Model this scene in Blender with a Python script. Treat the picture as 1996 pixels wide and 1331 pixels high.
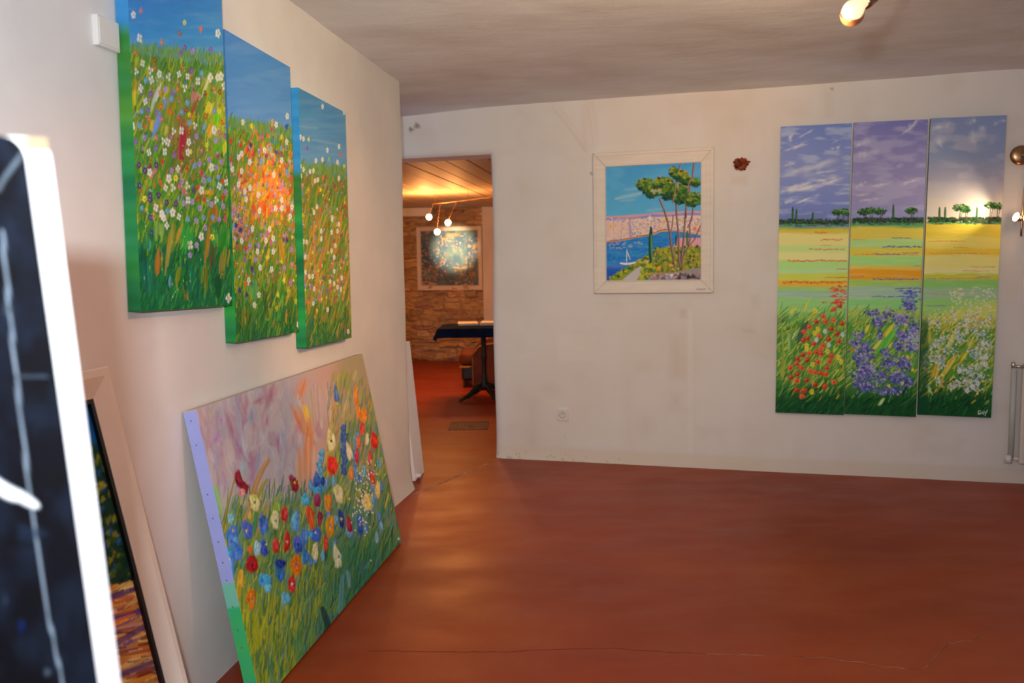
import bpy, bmesh, math, random
import numpy as np
from mathutils import Matrix, Vector

for _o in list(bpy.data.objects):
    bpy.data.objects.remove(_o)
SC = bpy.context.scene
COL = SC.collection
PI = math.pi

# ------------------------------------------------------------------ camera
H = 1.45
FPX = 1673.1
PITCH = math.radians(5.2945)
ROLL = math.radians(-0.8143)
_f = np.array([0, math.cos(PITCH), -math.sin(PITCH)])
_u = np.array([0, math.sin(PITCH), math.cos(PITCH)])
_r = np.array([1.0, 0, 0])
CR = math.cos(ROLL) * _r + math.sin(ROLL) * _u
CU = -math.sin(ROLL) * _r + math.cos(ROLL) * _u
CF = _f
cam = bpy.data.cameras.new('camera')
cam.sensor_width = 36
cam.lens = FPX / 1996 * 36
cam.clip_start = 0.05
cam.dof.use_dof = True
cam.dof.focus_distance = 3.4
cam.dof.aperture_fstop = 3.4
camo = bpy.data.objects.new('camera', cam)
COL.objects.link(camo)
M4 = Matrix.Identity(4)
for i in range(3):
    M4[i][0] = CR[i]; M4[i][1] = CU[i]; M4[i][2] = -CF[i]
M4[2][3] = H
camo.matrix_world = M4
SC.camera = camo

SC.view_settings.view_transform = 'Standard'
SC.view_settings.look = 'None'
SC.view_settings.gamma = 1
SC.view_settings.exposure = 0.0
SC.view_settings.use_curve_mapping = False

# ------------------------------------------------------------------ light
WARM = (1.0, 0.50, 0.20)
WARM1 = (1.0, 0.74, 0.42)
WARM2 = (1.0, 0.44, 0.13)
W = bpy.data.worlds.new('world'); SC.world = W
W.use_nodes = True
W.node_tree.nodes['Background'].inputs[0].default_value = (0.62, 0.78, 1.0, 1)
W.node_tree.nodes['Background'].inputs[1].default_value = 0.6

def light(name, kind, loc, power, col, aim=None, size=0.1, angle=60, blend=0.6):
    l = bpy.data.lights.new(name, kind)
    l.energy = power; l.color = col
    if kind == 'AREA':
        l.shape = 'RECTANGLE'; l.size = size if not isinstance(size, tuple) else size[0]
        l.size_y = size if not isinstance(size, tuple) else size[1]
    else:
        l.shadow_soft_size = size
    if kind == 'SPOT':
        l.spot_size = math.radians(angle); l.spot_blend = blend
    o = bpy.data.objects.new(name, l)
    COL.objects.link(o)
    o.location = loc
    if aim is not None:
        d = Vector(aim) - Vector(loc)
        o.rotation_euler = d.to_track_quat('-Z', 'Y').to_euler()
    return o

# the camera's own flash, a little above the lens
light('camera_flash', 'AREA', (-0.09, 0.0, 1.60), 56, (0.89, 0.95, 1.0), aim=(0.1, 5, 1.2), size=(0.06, 0.035))
# weak cool fill light added behind the camera, at the unseen window
light('rear_fill', 'AREA', (0.9, -2.2, 1.4), 6, (0.78, 0.88, 1.0), aim=(0.0, 4, 3.4), size=(2.2, 1.3)).data.spread = math.radians(130)

# ------------------------------------------------------------------ geometry of the place
LA = math.radians(8.567); LX = -0.7894
BA = math.radians(-16.326); BD = 6.2507
CEIL = 2.564
LD = np.array([math.sin(LA), math.cos(LA), 0]); LN = np.array([math.cos(LA), -math.sin(LA), 0])
LO = np.array([LX, 4.6, 0]) - LD * 4.6 / math.cos(LA)
BDIR = np.array([math.cos(BA), math.sin(BA), 0]); BN = np.array([math.sin(BA), -math.cos(BA), 0])
BO = np.array([0, BD, 0])
ZUP = np.array([0, 0, 1.0])

def lw(s, z=0, off=0): return LO + LD * s + LN * off + ZUP * z
def bw(s, z=0, off=0): return BO + BDIR * s + BN * off + ZUP * z

def proj(P):
    d = np.asarray(P, float) - np.array([0, 0, H]); z = d @ CF
    return np.array([998 + FPX * (d @ CR) / z, 665.5 - FPX * (d @ CU) / z])

def frame_matrix(origin, X, Z):
    X = np.array(X, float); X /= np.linalg.norm(X)
    Z = np.array(Z, float); Z -= X * (X @ Z); Z /= np.linalg.norm(Z)
    Y = np.cross(Z, X)
    m = Matrix.Identity(4)
    for i in range(3):
        m[i][0] = X[i]; m[i][1] = Y[i]; m[i][2] = Z[i]; m[i][3] = origin[i]
    return m

def wall_matrix(wf, D, s, z, off=0, tilt=0):
    X = D * math.cos(tilt) + ZUP * math.sin(tilt)
    Z = -D * math.sin(tilt) + ZUP * math.cos(tilt)
    return frame_matrix(wf(s, z, off), X, Z)

# ------------------------------------------------------------------ helpers
def tag(o, label, cat, group=None):
    o['label'] = label; o['category'] = cat
    if group: o['group'] = group
    return o

def thing(name, label, cat, mat=None, loc=None, group=None):
    o = bpy.data.objects.new(name, None); COL.objects.link(o)
    o.empty_display_size = 0.05
    if mat is not None: o.matrix_world = mat
    if loc is not None: o.location = loc
    tag(o, label, cat, group)
    return o

def mobj(name, me, m, parent=None, smooth=False):
    if m is not None: me.materials.append(m)
    if smooth:
        me.polygons.foreach_set('use_smooth', [True] * len(me.polygons))
    o = bpy.data.objects.new(name, me); COL.objects.link(o)
    if parent is not None: o.parent = parent
    return o

def obj(name, bm, m, parent=None, smooth=False):
    bmesh.ops.recalc_face_normals(bm, faces=bm.faces)
    me = bpy.data.meshes.new(name); bm.to_mesh(me); bm.free()
    return mobj(name, me, m, parent, smooth)

def struct(o): o['kind'] = 'structure'; return o

def bx(bm, x0, x1, y0, y1, z0, z1, bevel=0.0, seg=2):
    r = bmesh.ops.create_cube(bm, size=1)
    vs = r['verts']
    for v in vs:
        v.co = Vector(((x0 + x1) / 2 + v.co.x * (x1 - x0), (y0 + y1) / 2 + v.co.y * (y1 - y0), (z0 + z1) / 2 + v.co.z * (z1 - z0)))
    if bevel > 0:
        es = list({e for v in vs for e in v.link_edges})
        bmesh.ops.bevel(bm, geom=es, offset=bevel, segments=seg, affect='EDGES', profile=0.5)
    return bm

def box(name, dims, m, parent=None, bevel=0.0, seg=2, smooth=False):
    return obj(name, bx(bmesh.new(), *dims, bevel=bevel, seg=seg), m, parent, smooth)

def lathe(bm, prof, n=32, mat=None):
    """prof: list of (radius, z)"""
    rings = []
    for r, z in prof:
        if r < 1e-6:
            rings.append([bm.verts.new((0, 0, z))])
        else:
            rings.append([bm.verts.new((r * math.cos(2 * PI * i / n), r * math.sin(2 * PI * i / n), z)) for i in range(n)])
    for a, b in zip(rings, rings[1:]):
        for i in range(n):
            j = (i + 1) % n
            if len(a) == 1 and len(b) == 1: continue
            if len(a) == 1: bm.faces.new((a[0], b[i], b[j]))
            elif len(b) == 1: bm.faces.new((a[i], a[j], b[0]))
            else: bm.faces.new((a[i], a[j], b[j], b[i]))
    if mat is not None:
        vs = [v for r in rings for v in r]
        bmesh.ops.transform(bm, matrix=mat, verts=vs)
    return bm

def tube(bm, pts, rad, n=12):
    pts = [Vector(p) for p in pts]
    rads = rad if isinstance(rad, (list, tuple)) else [rad] * len(pts)
    rings = []
    for i, p in enumerate(pts):
        t = (pts[min(i + 1, len(pts) - 1)] - pts[max(i - 1, 0)]).normalized()
        a = Vector((0, 0, 1)) if abs(t.z) < 0.9 else Vector((1, 0, 0))
        u = t.cross(a).normalized(); v = t.cross(u)
        rings.append([bm.verts.new(p + (u * math.cos(2 * PI * k / n) + v * math.sin(2 * PI * k / n)) * rads[i]) for k in range(n)])
    for a, b in zip(rings, rings[1:]):
        for k in range(n):
            bm.faces.new((a[k], a[(k + 1) % n], b[(k + 1) % n], b[k]))
    bm.faces.new(rings[0]); bm.faces.new(rings[-1])
    return bm

def aimed(loc, direction):
    """matrix whose local +Z points along direction"""
    q = Vector(direction).to_track_quat('Z', 'Y')
    return Matrix.Translation(Vector(loc)) @ q.to_matrix().to_4x4()

# ------------------------------------------------------------------ materials
def lin(c):
    c = np.array(c, float) / 255.0
    return np.where(c <= 0.04045, c / 12.92, ((c + 0.055) / 1.055) ** 2.4)

def pmat(name, base, rough=0.5, metal=0.0, var=0.0, vscale=8.0, bump=0.0, bscale=30.0, col2=None,
         emit=None, estr=0.0, coat=0.0, spec=0.5, attr=None, stretch=None):
    m = bpy.data.materials.new(name); m.use_nodes = True
    nt = m.node_tree; N = nt.nodes; L = nt.links
    b = N['Principled BSDF']
    b.inputs['Roughness'].default_value = rough
    b.inputs['Metallic'].default_value = metal
    b.inputs['Specular IOR Level'].default_value = spec
    if coat: b.inputs['Coat Weight'].default_value = coat; b.inputs['Coat Roughness'].default_value = 0.25
    tc = N.new('ShaderNodeTexCoord')
    mp = N.new('ShaderNodeMapping'); L.new(tc.outputs['Object'], mp.inputs[0])
    if stretch: mp.inputs['Scale'].default_value = stretch
    if attr:
        a = N.new('ShaderNodeAttribute'); a.attribute_name = attr
        L.new(a.outputs['Color'], b.inputs['Base Color'])
    else:
        n = N.new('ShaderNodeTexNoise'); n.inputs['Scale'].default_value = vscale
        n.inputs['Detail'].default_value = 6; L.new(mp.outputs[0], n.inputs['Vector'])
        mx = N.new('ShaderNodeMix'); mx.data_type = 'RGBA'
        c1 = tuple(base) + (1,)
        c2 = tuple(col2) + (1,) if col2 is not None else tuple(max(0, x * (1 - var)) for x in base) + (1,)
        mx.inputs[6].default_value = c1; mx.inputs[7].default_value = c2
        rp = N.new('ShaderNodeValToRGB'); rp.color_ramp.elements[0].position = 0.38; rp.color_ramp.elements[1].position = 0.66
        L.new(n.outputs['Fac'], rp.inputs[0]); L.new(rp.outputs[0], mx.inputs[0])
        L.new(mx.outputs[2], b.inputs['Base Color'])
    if bump > 0:
        n2 = N.new('ShaderNodeTexNoise'); n2.inputs['Scale'].default_value = bscale; n2.inputs['Detail'].default_value = 8
        L.new(mp.outputs[0], n2.inputs['Vector'])
        bp = N.new('ShaderNodeBump'); bp.inputs['Strength'].default_value = bump; bp.inputs['Distance'].default_value = 0.01
        L.new(n2.outputs['Fac'], bp.inputs['Height']); L.new(bp.outputs[0], b.inputs['Normal'])
    if emit is not None:
        b.inputs['Emission Color'].default_value = tuple(emit) + (1,)
        b.inputs['Emission Strength'].default_value = estr
    return m

M = {}
M['plaster'] = pmat('white_plaster', (0.80, 0.775, 0.745), 0.85, var=0.10, vscale=2.2, bump=0.25, bscale=9, spec=0.25)
M['plaster_paint'] = pmat('stained_plaster', (0.8, 0.78, 0.75), 0.85, attr='Col', bump=0.22, bscale=10, spec=0.25)
M['ceiling'] = pmat('ceiling_plaster', (0.81, 0.82, 0.84), 0.9, col2=(0.72, 0.70, 0.69), vscale=1.8, bump=0.5, bscale=5, spec=0.2, stretch=(1, 1.6, 1))
M['paint'] = pmat('oil_paint', (1, 1, 1), 0.5, attr='Col', bump=0.12, bscale=220, spec=0.14)
M['paint_matt'] = pmat('oil_paint_matt', (1, 1, 1), 0.6, attr='Col', spec=0.15)
M['frame_white'] = pmat('whitewashed_wood', (0.84, 0.77, 0.68), 0.55, var=0.07, vscale=6, bump=0.08, bscale=40, stretch=(1, 1, 6))
M['frame_cream'] = pmat('cream_wood', (0.80, 0.72, 0.63), 0.5, var=0.08, vscale=5, bump=0.06, bscale=40)
M['raw_wood'] = pmat('raw_wood', (0.55, 0.38, 0.22), 0.7, var=0.25, vscale=5, stretch=(8, 8, 1))
M['white_edge'] = pmat('white_canvas_edge', (0.88, 0.88, 0.90), 0.6, var=0.03)
M['black'] = pmat('black_lacquer', (0.01, 0.01, 0.012), 0.4)
M['plastic'] = pmat('white_plastic', (0.78, 0.76, 0.72), 0.35, var=0.02)
M['darkhole'] = pmat('dark_hole', (0.03, 0.025, 0.02), 0.6)
M['steel'] = pmat('brushed_steel', (0.62, 0.58, 0.54), 0.28, metal=1.0, var=0.1)
M['brass'] = pmat('aged_brass', (0.45, 0.27, 0.14), 0.3, metal=1.0, var=0.2)
M['bulb'] = pmat('glowing_bulb', (0.5, 0.42, 0.3), 0.4, emit=(1.0, 0.78, 0.42), estr=0.95)
M['bulb_hot'] = pmat('glowing_halogen', (1, 0.9, 0.7), 0.3, emit=(1.0, 0.80, 0.50), estr=9)
M['amber'] = pmat('amber_shade', (0.30, 0.10, 0.035), 0.3, var=0.2)
M['radiator'] = pmat('radiator_enamel', (0.72, 0.66, 0.58), 0.45, var=0.03)
M['pipe'] = pmat('painted_pipe', (0.55, 0.58, 0.55), 0.5, var=0.1)
M['leather'] = pmat('brown_leather', (0.20, 0.06, 0.018), 0.5, spec=.15, col2=(0.12, 0.035, 0.014), vscale=7, bump=0.2, bscale=30)
M['leather_dark'] = pmat('dark_leather', (0.035, 0.014, 0.009), 0.45, var=0.2)
M['piping'] = pmat('gold_piping', (0.35, 0.2, 0.07), 0.4, var=0.2)
M['cloth'] = pmat('navy_cloth', (0.009, 0.018, 0.05), 0.9, var=0.3, vscale=12, bump=0.2, bscale=120, spec=0.05)
M['iron'] = pmat('cast_iron', (0.025, 0.028, 0.022), 0.45, metal=0.3, var=0.3)
M['paper'] = pmat('paper', (0.82, 0.76, 0.66), 0.7, var=0.03)
M['petal'] = pmat('dried_orange_petal', (0.62, 0.14, 0.03), 0.6, col2=(0.32, 0.04, 0.012), vscale=40)
M['petal_dark'] = pmat('dried_brown_petal', (0.10, 0.035, 0.015), 0.7, var=0.3)
M['grate'] = pmat('mosaic_grate', (0.16, 0.09, 0.045), 0.6, col2=(0.035, 0.025, 0.018), vscale=60)
M['grate_edge'] = pmat('grate_edge', (0.03, 0.022, 0.016), 0.6, var=0.1)
M['crack'] = pmat('floor_crack', (0.36, 0.20, 0.13), 0.7, col2=(0.15, 0.04, 0.02), vscale=14)
M['joint'] = pmat('mortar_joint', (0.50, 0.30, 0.19), 0.8, col2=(0.30, 0.11, 0.05), vscale=10)
M['plank'] = pmat('whitewashed_planks', (0.58, 0.46, 0.34), 0.6, var=0.12, vscale=3, bump=0.05, stretch=(10, 1, 1))
M['film'] = pmat('crumpled_film', (0.85, 0.85, 0.85), 0.15, var=0.05, bump=0.9, bscale=60)

def floor_material():
    m = bpy.data.materials.new('red_polished_concrete'); m.use_nodes = True
    nt = m.node_tree; N = nt.nodes; L = nt.links; b = N['Principled BSDF']
    tc = N.new('ShaderNodeTexCoord')
    def noise(scale, det, sc=(1, 1, 1)):
        mp = N.new('ShaderNodeMapping'); mp.inputs['Scale'].default_value = sc
        L.new(tc.outputs['Object'], mp.inputs[0])
        n = N.new('ShaderNodeTexNoise'); n.inputs['Scale'].default_value = scale; n.inputs['Detail'].default_value = det
        L.new(mp.outputs[0], n.inputs['Vector']); return n
    def ramp(src, p0, p1, c0, c1):
        r = N.new('ShaderNodeValToRGB'); e = r.color_ramp.elements
        e[0].position = p0; e[1].position = p1; e[0].color = c0 + (1,); e[1].color = c1 + (1,)
        L.new(src.outputs['Fac'], r.inputs[0]); return r
    base = ramp(noise(0.9, 5, (1, 1.6, 1)), 0.35, 0.68, (0.27, 0.030, 0.006), (0.37, 0.055, 0.011))
    cloud = ramp(noise(3.5, 8, (1, 2.2, 1)), 0.45, 0.8, (0, 0, 0), (1, 1, 1))
    mx = N.new('ShaderNodeMix'); mx.data_type = 'RGBA'; mx.inputs[7].default_value = (0.38, 0.085, 0.032, 1)
    mu = N.new('ShaderNodeMath'); mu.operation = 'MULTIPLY'; mu.inputs[1].default_value = 0.45
    L.new(cloud.outputs[0], mu.inputs[0]); L.new(mu.outputs[0], mx.inputs[0]); L.new(base.outputs[0], mx.inputs[6])
    sp = ramp(noise(26, 3), 0.73, 0.78, (0, 0, 0), (1, 1, 1))
    mx2 = N.new('ShaderNodeMix'); mx2.data_type = 'RGBA'; mx2.inputs[7].default_value = (0.42, 0.16, 0.09, 1)
    mu2 = N.new('ShaderNodeMath'); mu2.operation = 'MULTIPLY'; mu2.inputs[1].default_value = 0.35
    L.new(sp.outputs[0], mu2.inputs[0]); L.new(mu2.outputs[0], mx2.inputs[0]); L.new(mx.outputs[2], mx2.inputs[6])
    L.new(mx2.outputs[2], b.inputs['Base Color'])
    rr = ramp(noise(2.4, 6, (1, 2, 1)), 0.3, 0.75, (0.38, 0.38, 0.38), (0.52, 0.52, 0.52))
    L.new(rr.outputs[0], b.inputs['Roughness'])
    b.inputs['Specular IOR Level'].default_value = 0.32
    bp = N.new('ShaderNodeBump'); bp.inputs['Strength'].default_value = 0.12; bp.inputs['Distance'].default_value = 0.01
    L.new(noise(5, 6).outputs['Fac'], bp.inputs['Height']); L.new(bp.outputs[0], b.inputs['Normal'])
    return m
M['floor'] = floor_material()

# ------------------------------------------------------------------ painting engine: paint goes on a fine grid of vertices
def vnoise(X, Y, sx, sy, seed=0, octv=3):
    rng = np.random.RandomState(seed); T = rng.rand(64, 64)
    out = np.zeros_like(X, float); amp = 1; tot = 0
    for o in range(octv):
        x = X / sx * 2 ** o + 7.3 * o; y = Y / sy * 2 ** o + 3.1 * o
        xi = np.floor(x).astype(int); yi = np.floor(y).astype(int); fx = x - xi; fy = y - yi
        fx = fx * fx * (3 - 2 * fx); fy = fy * fy * (3 - 2 * fy)
        a = T[yi % 64, xi % 64]; b = T[yi % 64, (xi + 1) % 64]; c = T[(yi + 1) % 64, xi % 64]; d = T[(yi + 1) % 64, (xi + 1) % 64]
        out += amp * ((a * (1 - fx) + b * fx) * (1 - fy) + (c * (1 - fx) + d * fx) * fy); tot += amp; amp *= 0.5
    return out / tot

def homography(src, dst):
    A = []; B = []
    for (x, y), (u, v) in zip(src, dst):
        A.append([x, y, 1, 0, 0, 0, -u * x, -u * y]); B.append(u)
        A.append([0, 0, 0, x, y, 1, -v * x, -v * y]); B.append(v)
    h = np.linalg.solve(np.array(A), np.array(B)); return np.append(h, 1).reshape(3, 3)

def happ(Hm, x, y):
    w = Hm[2, 0] * x + Hm[2, 1] * y + Hm[2, 2]
    return (Hm[0, 0] * x + Hm[0, 1] * y + Hm[0, 2]) / w, (Hm[1, 0] * x + Hm[1, 1] * y + Hm[1, 2]) / w

class Art:
    """a sketch drawn in the units of a sighting grid (X right, Y down) laid over the canvas by its four corners"""
    def __init__(s, w, h, nx, ny, corners, light_tint=(1, 1, 1), seed=1):
        s.w, s.h, s.nx, s.ny = w, h, nx, ny
        s.tint = np.array(light_tint, float)
        g = [(0, 0), (nx - 1, 0), (nx - 1, ny - 1), (0, ny - 1)]
        s.toP = homography(g, corners); s.toG = homography(corners, g)
        GX, GY = np.meshgrid(np.arange(nx), np.arange(ny))
        s.X, s.Y = happ(s.toP, GX.astype(float), GY.astype(float))
        s.U = GX / (nx - 1.0); s.V = GY / (ny - 1.0)
        s.c = np.zeros((ny, nx, 3)); s.hg = np.zeros((ny, nx))
        s.rng = random.Random(seed)
    def C(s, c): return np.clip(lin(c) / s.tint - 0.009, 0.0015, 0.95)
    def fill(s, mask, col, a=1.0):
        m = (np.clip(mask, 0, 1) * a)[..., None]; s.c = s.c * (1 - m) + s.C(col) * m
    def gradient(s, stops):
        """stops: list of (Y, colour)"""
        ys = [a for a, _ in stops]; cs = np.array([s.C(b) for _, b in stops])
        for k in range(3): s.c[..., k] = np.interp(s.Y, ys, cs[:, k])
    def _win(s, x0, y0, x1, y1):
        gx, gy = happ(s.toG, np.array([x0, x1, x0, x1], float), np.array([y0, y0, y1, y1], float))
        a = int(max(0, math.floor(gx.min()) - 1)); b = int(min(s.nx, math.ceil(gx.max()) + 2))
        c = int(max(0, math.floor(gy.min()) - 1)); d = int(min(s.ny, math.ceil(gy.max()) + 2))
        if a >= b or c >= d: return None
        return slice(c, d), slice(a, b)
    def stroke(s, x0, y0, x1, y1, wd, col, a=0.9, bend=0.0, soft=0.35, relief=0.3, taper=0.5):
        m = wd * 1.5 + abs(bend) + 1
        w = s._win(min(x0, x1) - m, min(y0, y1) - m, max(x0, x1) + m, max(y0, y1) + m)
        if w is None: return
        X = s.X[w]; Y = s.Y[w]; dx = x1 - x0; dy = y1 - y0; L = math.hypot(dx, dy) + 1e-6
        t = ((X - x0) * dx + (Y - y0) * dy) / (L * L); tc = np.clip(t, 0, 1)
        n = ((X - x0) * -dy + (Y - y0) * dx) / L - bend * 4 * tc * (1 - tc)
        e = np.where(t < 0, -t, np.where(t > 1, t - 1, 0)) * L
        d = np.sqrt(n * n + e * e)
        prof = (1 - taper) + taper * np.sqrt(np.clip(np.sin(PI * (0.06 + 0.88 * tc)), 0, 1))
        r = wd * 0.5 * prof * (1 + 0.6 * soft) + 1e-3
        k = np.clip((1 - d / r) / soft, 0, 1) * a
        br = 1 + 0.16 * np.sin(n / max(wd, .5) * 9 + s.rng.random() * 6 + tc * 2)
        cc = s.C(col)[None, None] * br[..., None]
        s.c[w] = s.c[w] * (1 - k[..., None]) + cc * k[..., None]
        s.hg[w] = np.maximum(s.hg[w] * (1 - 0.5 * k), relief * k)
    def dab(s, x, y, rx, ry, col, a=0.95, ang=0.0, soft=0.5, relief=0.6, wob=0.18):
        rx *= 1 + .3 * soft; ry *= 1 + .3 * soft; R = max(rx, ry) * 1.3 + 1
        w = s._win(x - R, y - R, x + R, y + R)
        if w is None: return
        X = s.X[w] - x; Y = s.Y[w] - y; ca, sa = math.cos(ang), math.sin(ang)
        u = (X * ca + Y * sa) / rx; v = (-X * sa + Y * ca) / ry
        th = np.arctan2(v, u); p = s.rng.random() * 6; q = s.rng.random() * 6
        d = np.sqrt(u * u + v * v) * (1 + wob * np.sin(3 * th + p) + wob * 0.6 * np.sin(5 * th + q))
        k = np.clip((1 - d) / soft, 0, 1) * a
        br = 1 + 0.14 * np.sin(u * 5 + p) + 0.08 * np.sin(v * 6 + q)
        cc = s.C(col)[None, None] * br[..., None]
        s.c[w] = s.c[w] * (1 - k[..., None]) + cc * k[..., None]
        s.hg[w] = np.maximum(s.hg[w] * (1 - 0.5 * k), relief * k)
    def flower(s, x, y, r, col, centre=(230, 180, 60), ax=0.8, n=5, a=0.95):
        ph = s.rng.random() * 6
        for i in range(n):
            t = ph + i * 2 * PI / n
            s.dab(x + math.cos(t) * r * 0.6 * ax, y + math.sin(t) * r * 0.6, r * 0.42 * ax, r * 0.46, s.jit(col, 12), a, wob=0.1, soft=0.6)
        if centre is not None: s.dab(x, y, r * 0.26 * ax, r * 0.26, centre, 0.9, soft=0.7)
    def smear(s, x0, y0, x1, y1, w, c, a=.7):
        for _ in range(6):
            j = s.rng.gauss(0, w * .32); t0 = s.rng.uniform(0, .35); t1 = s.rng.uniform(.6, 1.1); dx = x1 - x0; dy = y1 - y0
            s.stroke(x0 + dx * t0 + j, y0 + dy * t0, x0 + dx * t1 + j, y0 + dy * t1, w * s.rng.uniform(.25, .6), s.jit(c, 20), a, bend=s.rng.uniform(-1, 1), soft=.7, taper=.9)
    def jit(s, c, j=14):
        d = s.rng.uniform(-j, j)
        return tuple(min(255, max(0, v + d + s.rng.uniform(-j, j) * 0.5)) for v in c)
    def noise(s, sx, sy, seed=0, octv=3): return vnoise(s.X, s.Y, sx, sy, seed, octv)
    def mesh(s, name, y0, relief=0.0015):
        nx, ny = s.nx, s.ny
        co = np.zeros((ny, nx, 3)); co[..., 0] = (s.U - 0.5) * s.w; co[..., 2] = (1 - s.V) * s.h
        hg = s.hg.copy(); hg[0] = hg[-1] = 0; hg[:, 0] = hg[:, -1] = 0
        co[..., 1] = y0 - hg * relief
        return grid_mesh(name, co, s.c)

def grid_mesh(name, co, col=None):
    ny, nx = co.shape[:2]
    me = bpy.data.meshes.new(name)
    me.vertices.add(nx * ny); me.vertices.foreach_set('co', co.reshape(-1).astype(np.float32))
    i = np.arange(nx * ny).reshape(ny, nx)
    q = np.stack([i[:-1, :-1], i[1:, :-1], i[1:, 1:], i[:-1, 1:]], -1).reshape(-1)
    nf = (nx - 1) * (ny - 1)
    me.loops.add(nf * 4); me.loops.foreach_set('vertex_index', q.astype(np.int32))
    me.polygons.add(nf); me.polygons.foreach_set('loop_start', np.arange(0, nf * 4, 4, dtype=np.int32))
    me.polygons.foreach_set('use_smooth', np.ones(nf, bool))
    me.update(calc_edges=True)
    if col is not None:
        ca = me.color_attributes.new('Col', 'FLOAT_COLOR', 'POINT')
        c4 = np.ones((ny * nx, 4), np.float32); c4[:, :3] = np.clip(col.reshape(-1, 3), 0, 1)
        ca.data.foreach_set('color', c4.reshape(-1))
    return me

def canvas_edges(parent, w, h, t, colour_fn, name='canvas_edge', n=120, tint=(1, 1, 1), rnd=0):
    """painted wrap-around sides of a stretched canvas: rings of vertices from front to wall"""
    path = []; tint = E_EDGE if tint is not None and tint[0] < 1 else tint
    for k in range(n): path.append((-w / 2, h * (1 - k / n)))
    for k in range(12): path.append((-w / 2 + w * k / 12, 0))
    for k in range(n): path.append((w / 2, h * k / n))
    for k in range(13): path.append((w / 2 - w * k / 12, h))
    if rnd:      # rounded upper corners
        path = [(x, z) for x, z in path if z < h - rnd]
        arc = [i * PI / 16 for i in range(9)]
        path += [(w / 2 - rnd + rnd * math.cos(a), h - rnd + rnd * math.sin(a)) for a in arc] + [(-w / 2 + rnd - rnd * math.sin(a), h - rnd + rnd * math.cos(a)) for a in arc]
        path.append((-w / 2, h - rnd - h / n))
    nn = len(path); co = np.zeros((3, nn, 3)); col = np.zeros((3, nn, 3))
    for j, y in enumerate((-t, -t * 0.5, 0)):
        for i, (x, z) in enumerate(path):
            co[j, i] = (x, y, z); col[j, i] = np.clip(lin(colour_fn(x, z, i)) / np.array(tint), 0, .95)
    me = grid_mesh(name, co, col)
    return mobj(name, me, M['paint_matt'], parent)

def stretcher(parent, w, h, t):
    bm = bmesh.new(); b = 0.04
    e = 0.0015
    bx(bm, -w / 2 + e, -w / 2 + b, -t + 0.006, 0, e, h - e); bx(bm, w / 2 - b, w / 2 - e, -t + 0.006, 0, e, h - e)
    bx(bm, -w / 2 + b, w / 2 - b, -t + 0.006, 0, e, b); bx(bm, -w / 2 + b, w / 2 - b, -t + 0.006, 0, h - b, h - e)
    return obj('stretcher', bm, M['raw_wood'], parent)

def local_corners(mat, w, h, y):
    return [tuple(proj(np.array(mat @ Vector(p)))) for p in ((-w / 2, y, h), (w / 2, y, h), (w / 2, y, 0), (-w / 2, y, 0))]

E_LEFT = (0.84, 0.66, 0.54)
E_EDGE = (1.0, 0.92, 0.85)
E_BACK = (0.70, 0.55, 0.49)
E_TRI = (0.60, 0.50, 0.46)
def on_floor(px, z=0.0):
    d = CF + CR * (px[0] - 998) / FPX - CU * (px[1] - 665.5) / FPX
    return np.array([0, 0, H]) + d * ((z - H) / d[2])
def at_depth(px, Y):
    d = CF + CR * (px[0] - 998) / FPX - CU * (px[1] - 665.5) / FPX
    return np.array([0, 0, H]) + d * (Y / d[1])

# ================================================================== THE SETTING
# floor of both rooms
fl_o = struct(box('floor', (-3.2, 4.3, -2.6, 13.3, -0.1, 0), M['floor']))
rc = random.Random(5)
def ribbon(name, pts, wd, m, jitter=0.006, sub=6, z=0.0012):
    P = [on_floor(p) for p in pts]; Q = []
    for a, b in zip(P, P[1:]):
        for k in range(sub):
            q = a + (b - a) * k / sub + np.array([rc.uniform(-jitter, jitter), rc.uniform(-jitter, jitter), 0]); Q.append(q)
    Q.append(P[-1]); bm = bmesh.new(); L = []; R = []
    for i, q in enumerate(Q):
        t = Q[min(i + 1, len(Q) - 1)] - Q[max(i - 1, 0)]; t = t / np.linalg.norm(t); n = np.array([-t[1], t[0], 0])
        w = wd * rc.uniform(0.5, 1.3) / 2
        L.append((q + n * w, q - n * w))
    vs = [(bm.verts.new((a[0], a[1], z)), bm.verts.new((b[0], b[1], z)), bm.verts.new((a[0], a[1], -0.001)), bm.verts.new((b[0], b[1], -0.001))) for a, b in L]
    for a, b in zip(vs, vs[1:]):
        bm.faces.new((a[0], a[1], b[1], b[0])); bm.faces.new((a[0], b[0], b[2], a[2])); bm.faces.new((a[1], a[3], b[3], b[1]))
    return obj(name, bm, m, fl_o)
ribbon('mortar_joint', [(800, 966), (835, 952), (880, 933), (925, 915), (965, 897)], 0.016, M['joint'])
ribbon('floor_crack', [(1375, 1274), (1450, 1276), (1520, 1279), (1590, 1280), (1660, 1289), (1730, 1300), (1800, 1305), (1822, 1278), (1848, 1255), (1900, 1247), (1925, 1225)], 0.0022, M['crack'])
ribbon('floor_crack', [(720, 1268), (850, 1270), (960, 1271), (1060, 1266), (1180, 1263), (1280, 1270), (1375, 1274)], 0.0009, pmat('fine_crack', (0.17, 0.03, 0.01), 0.8, var=0.2))

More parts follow.
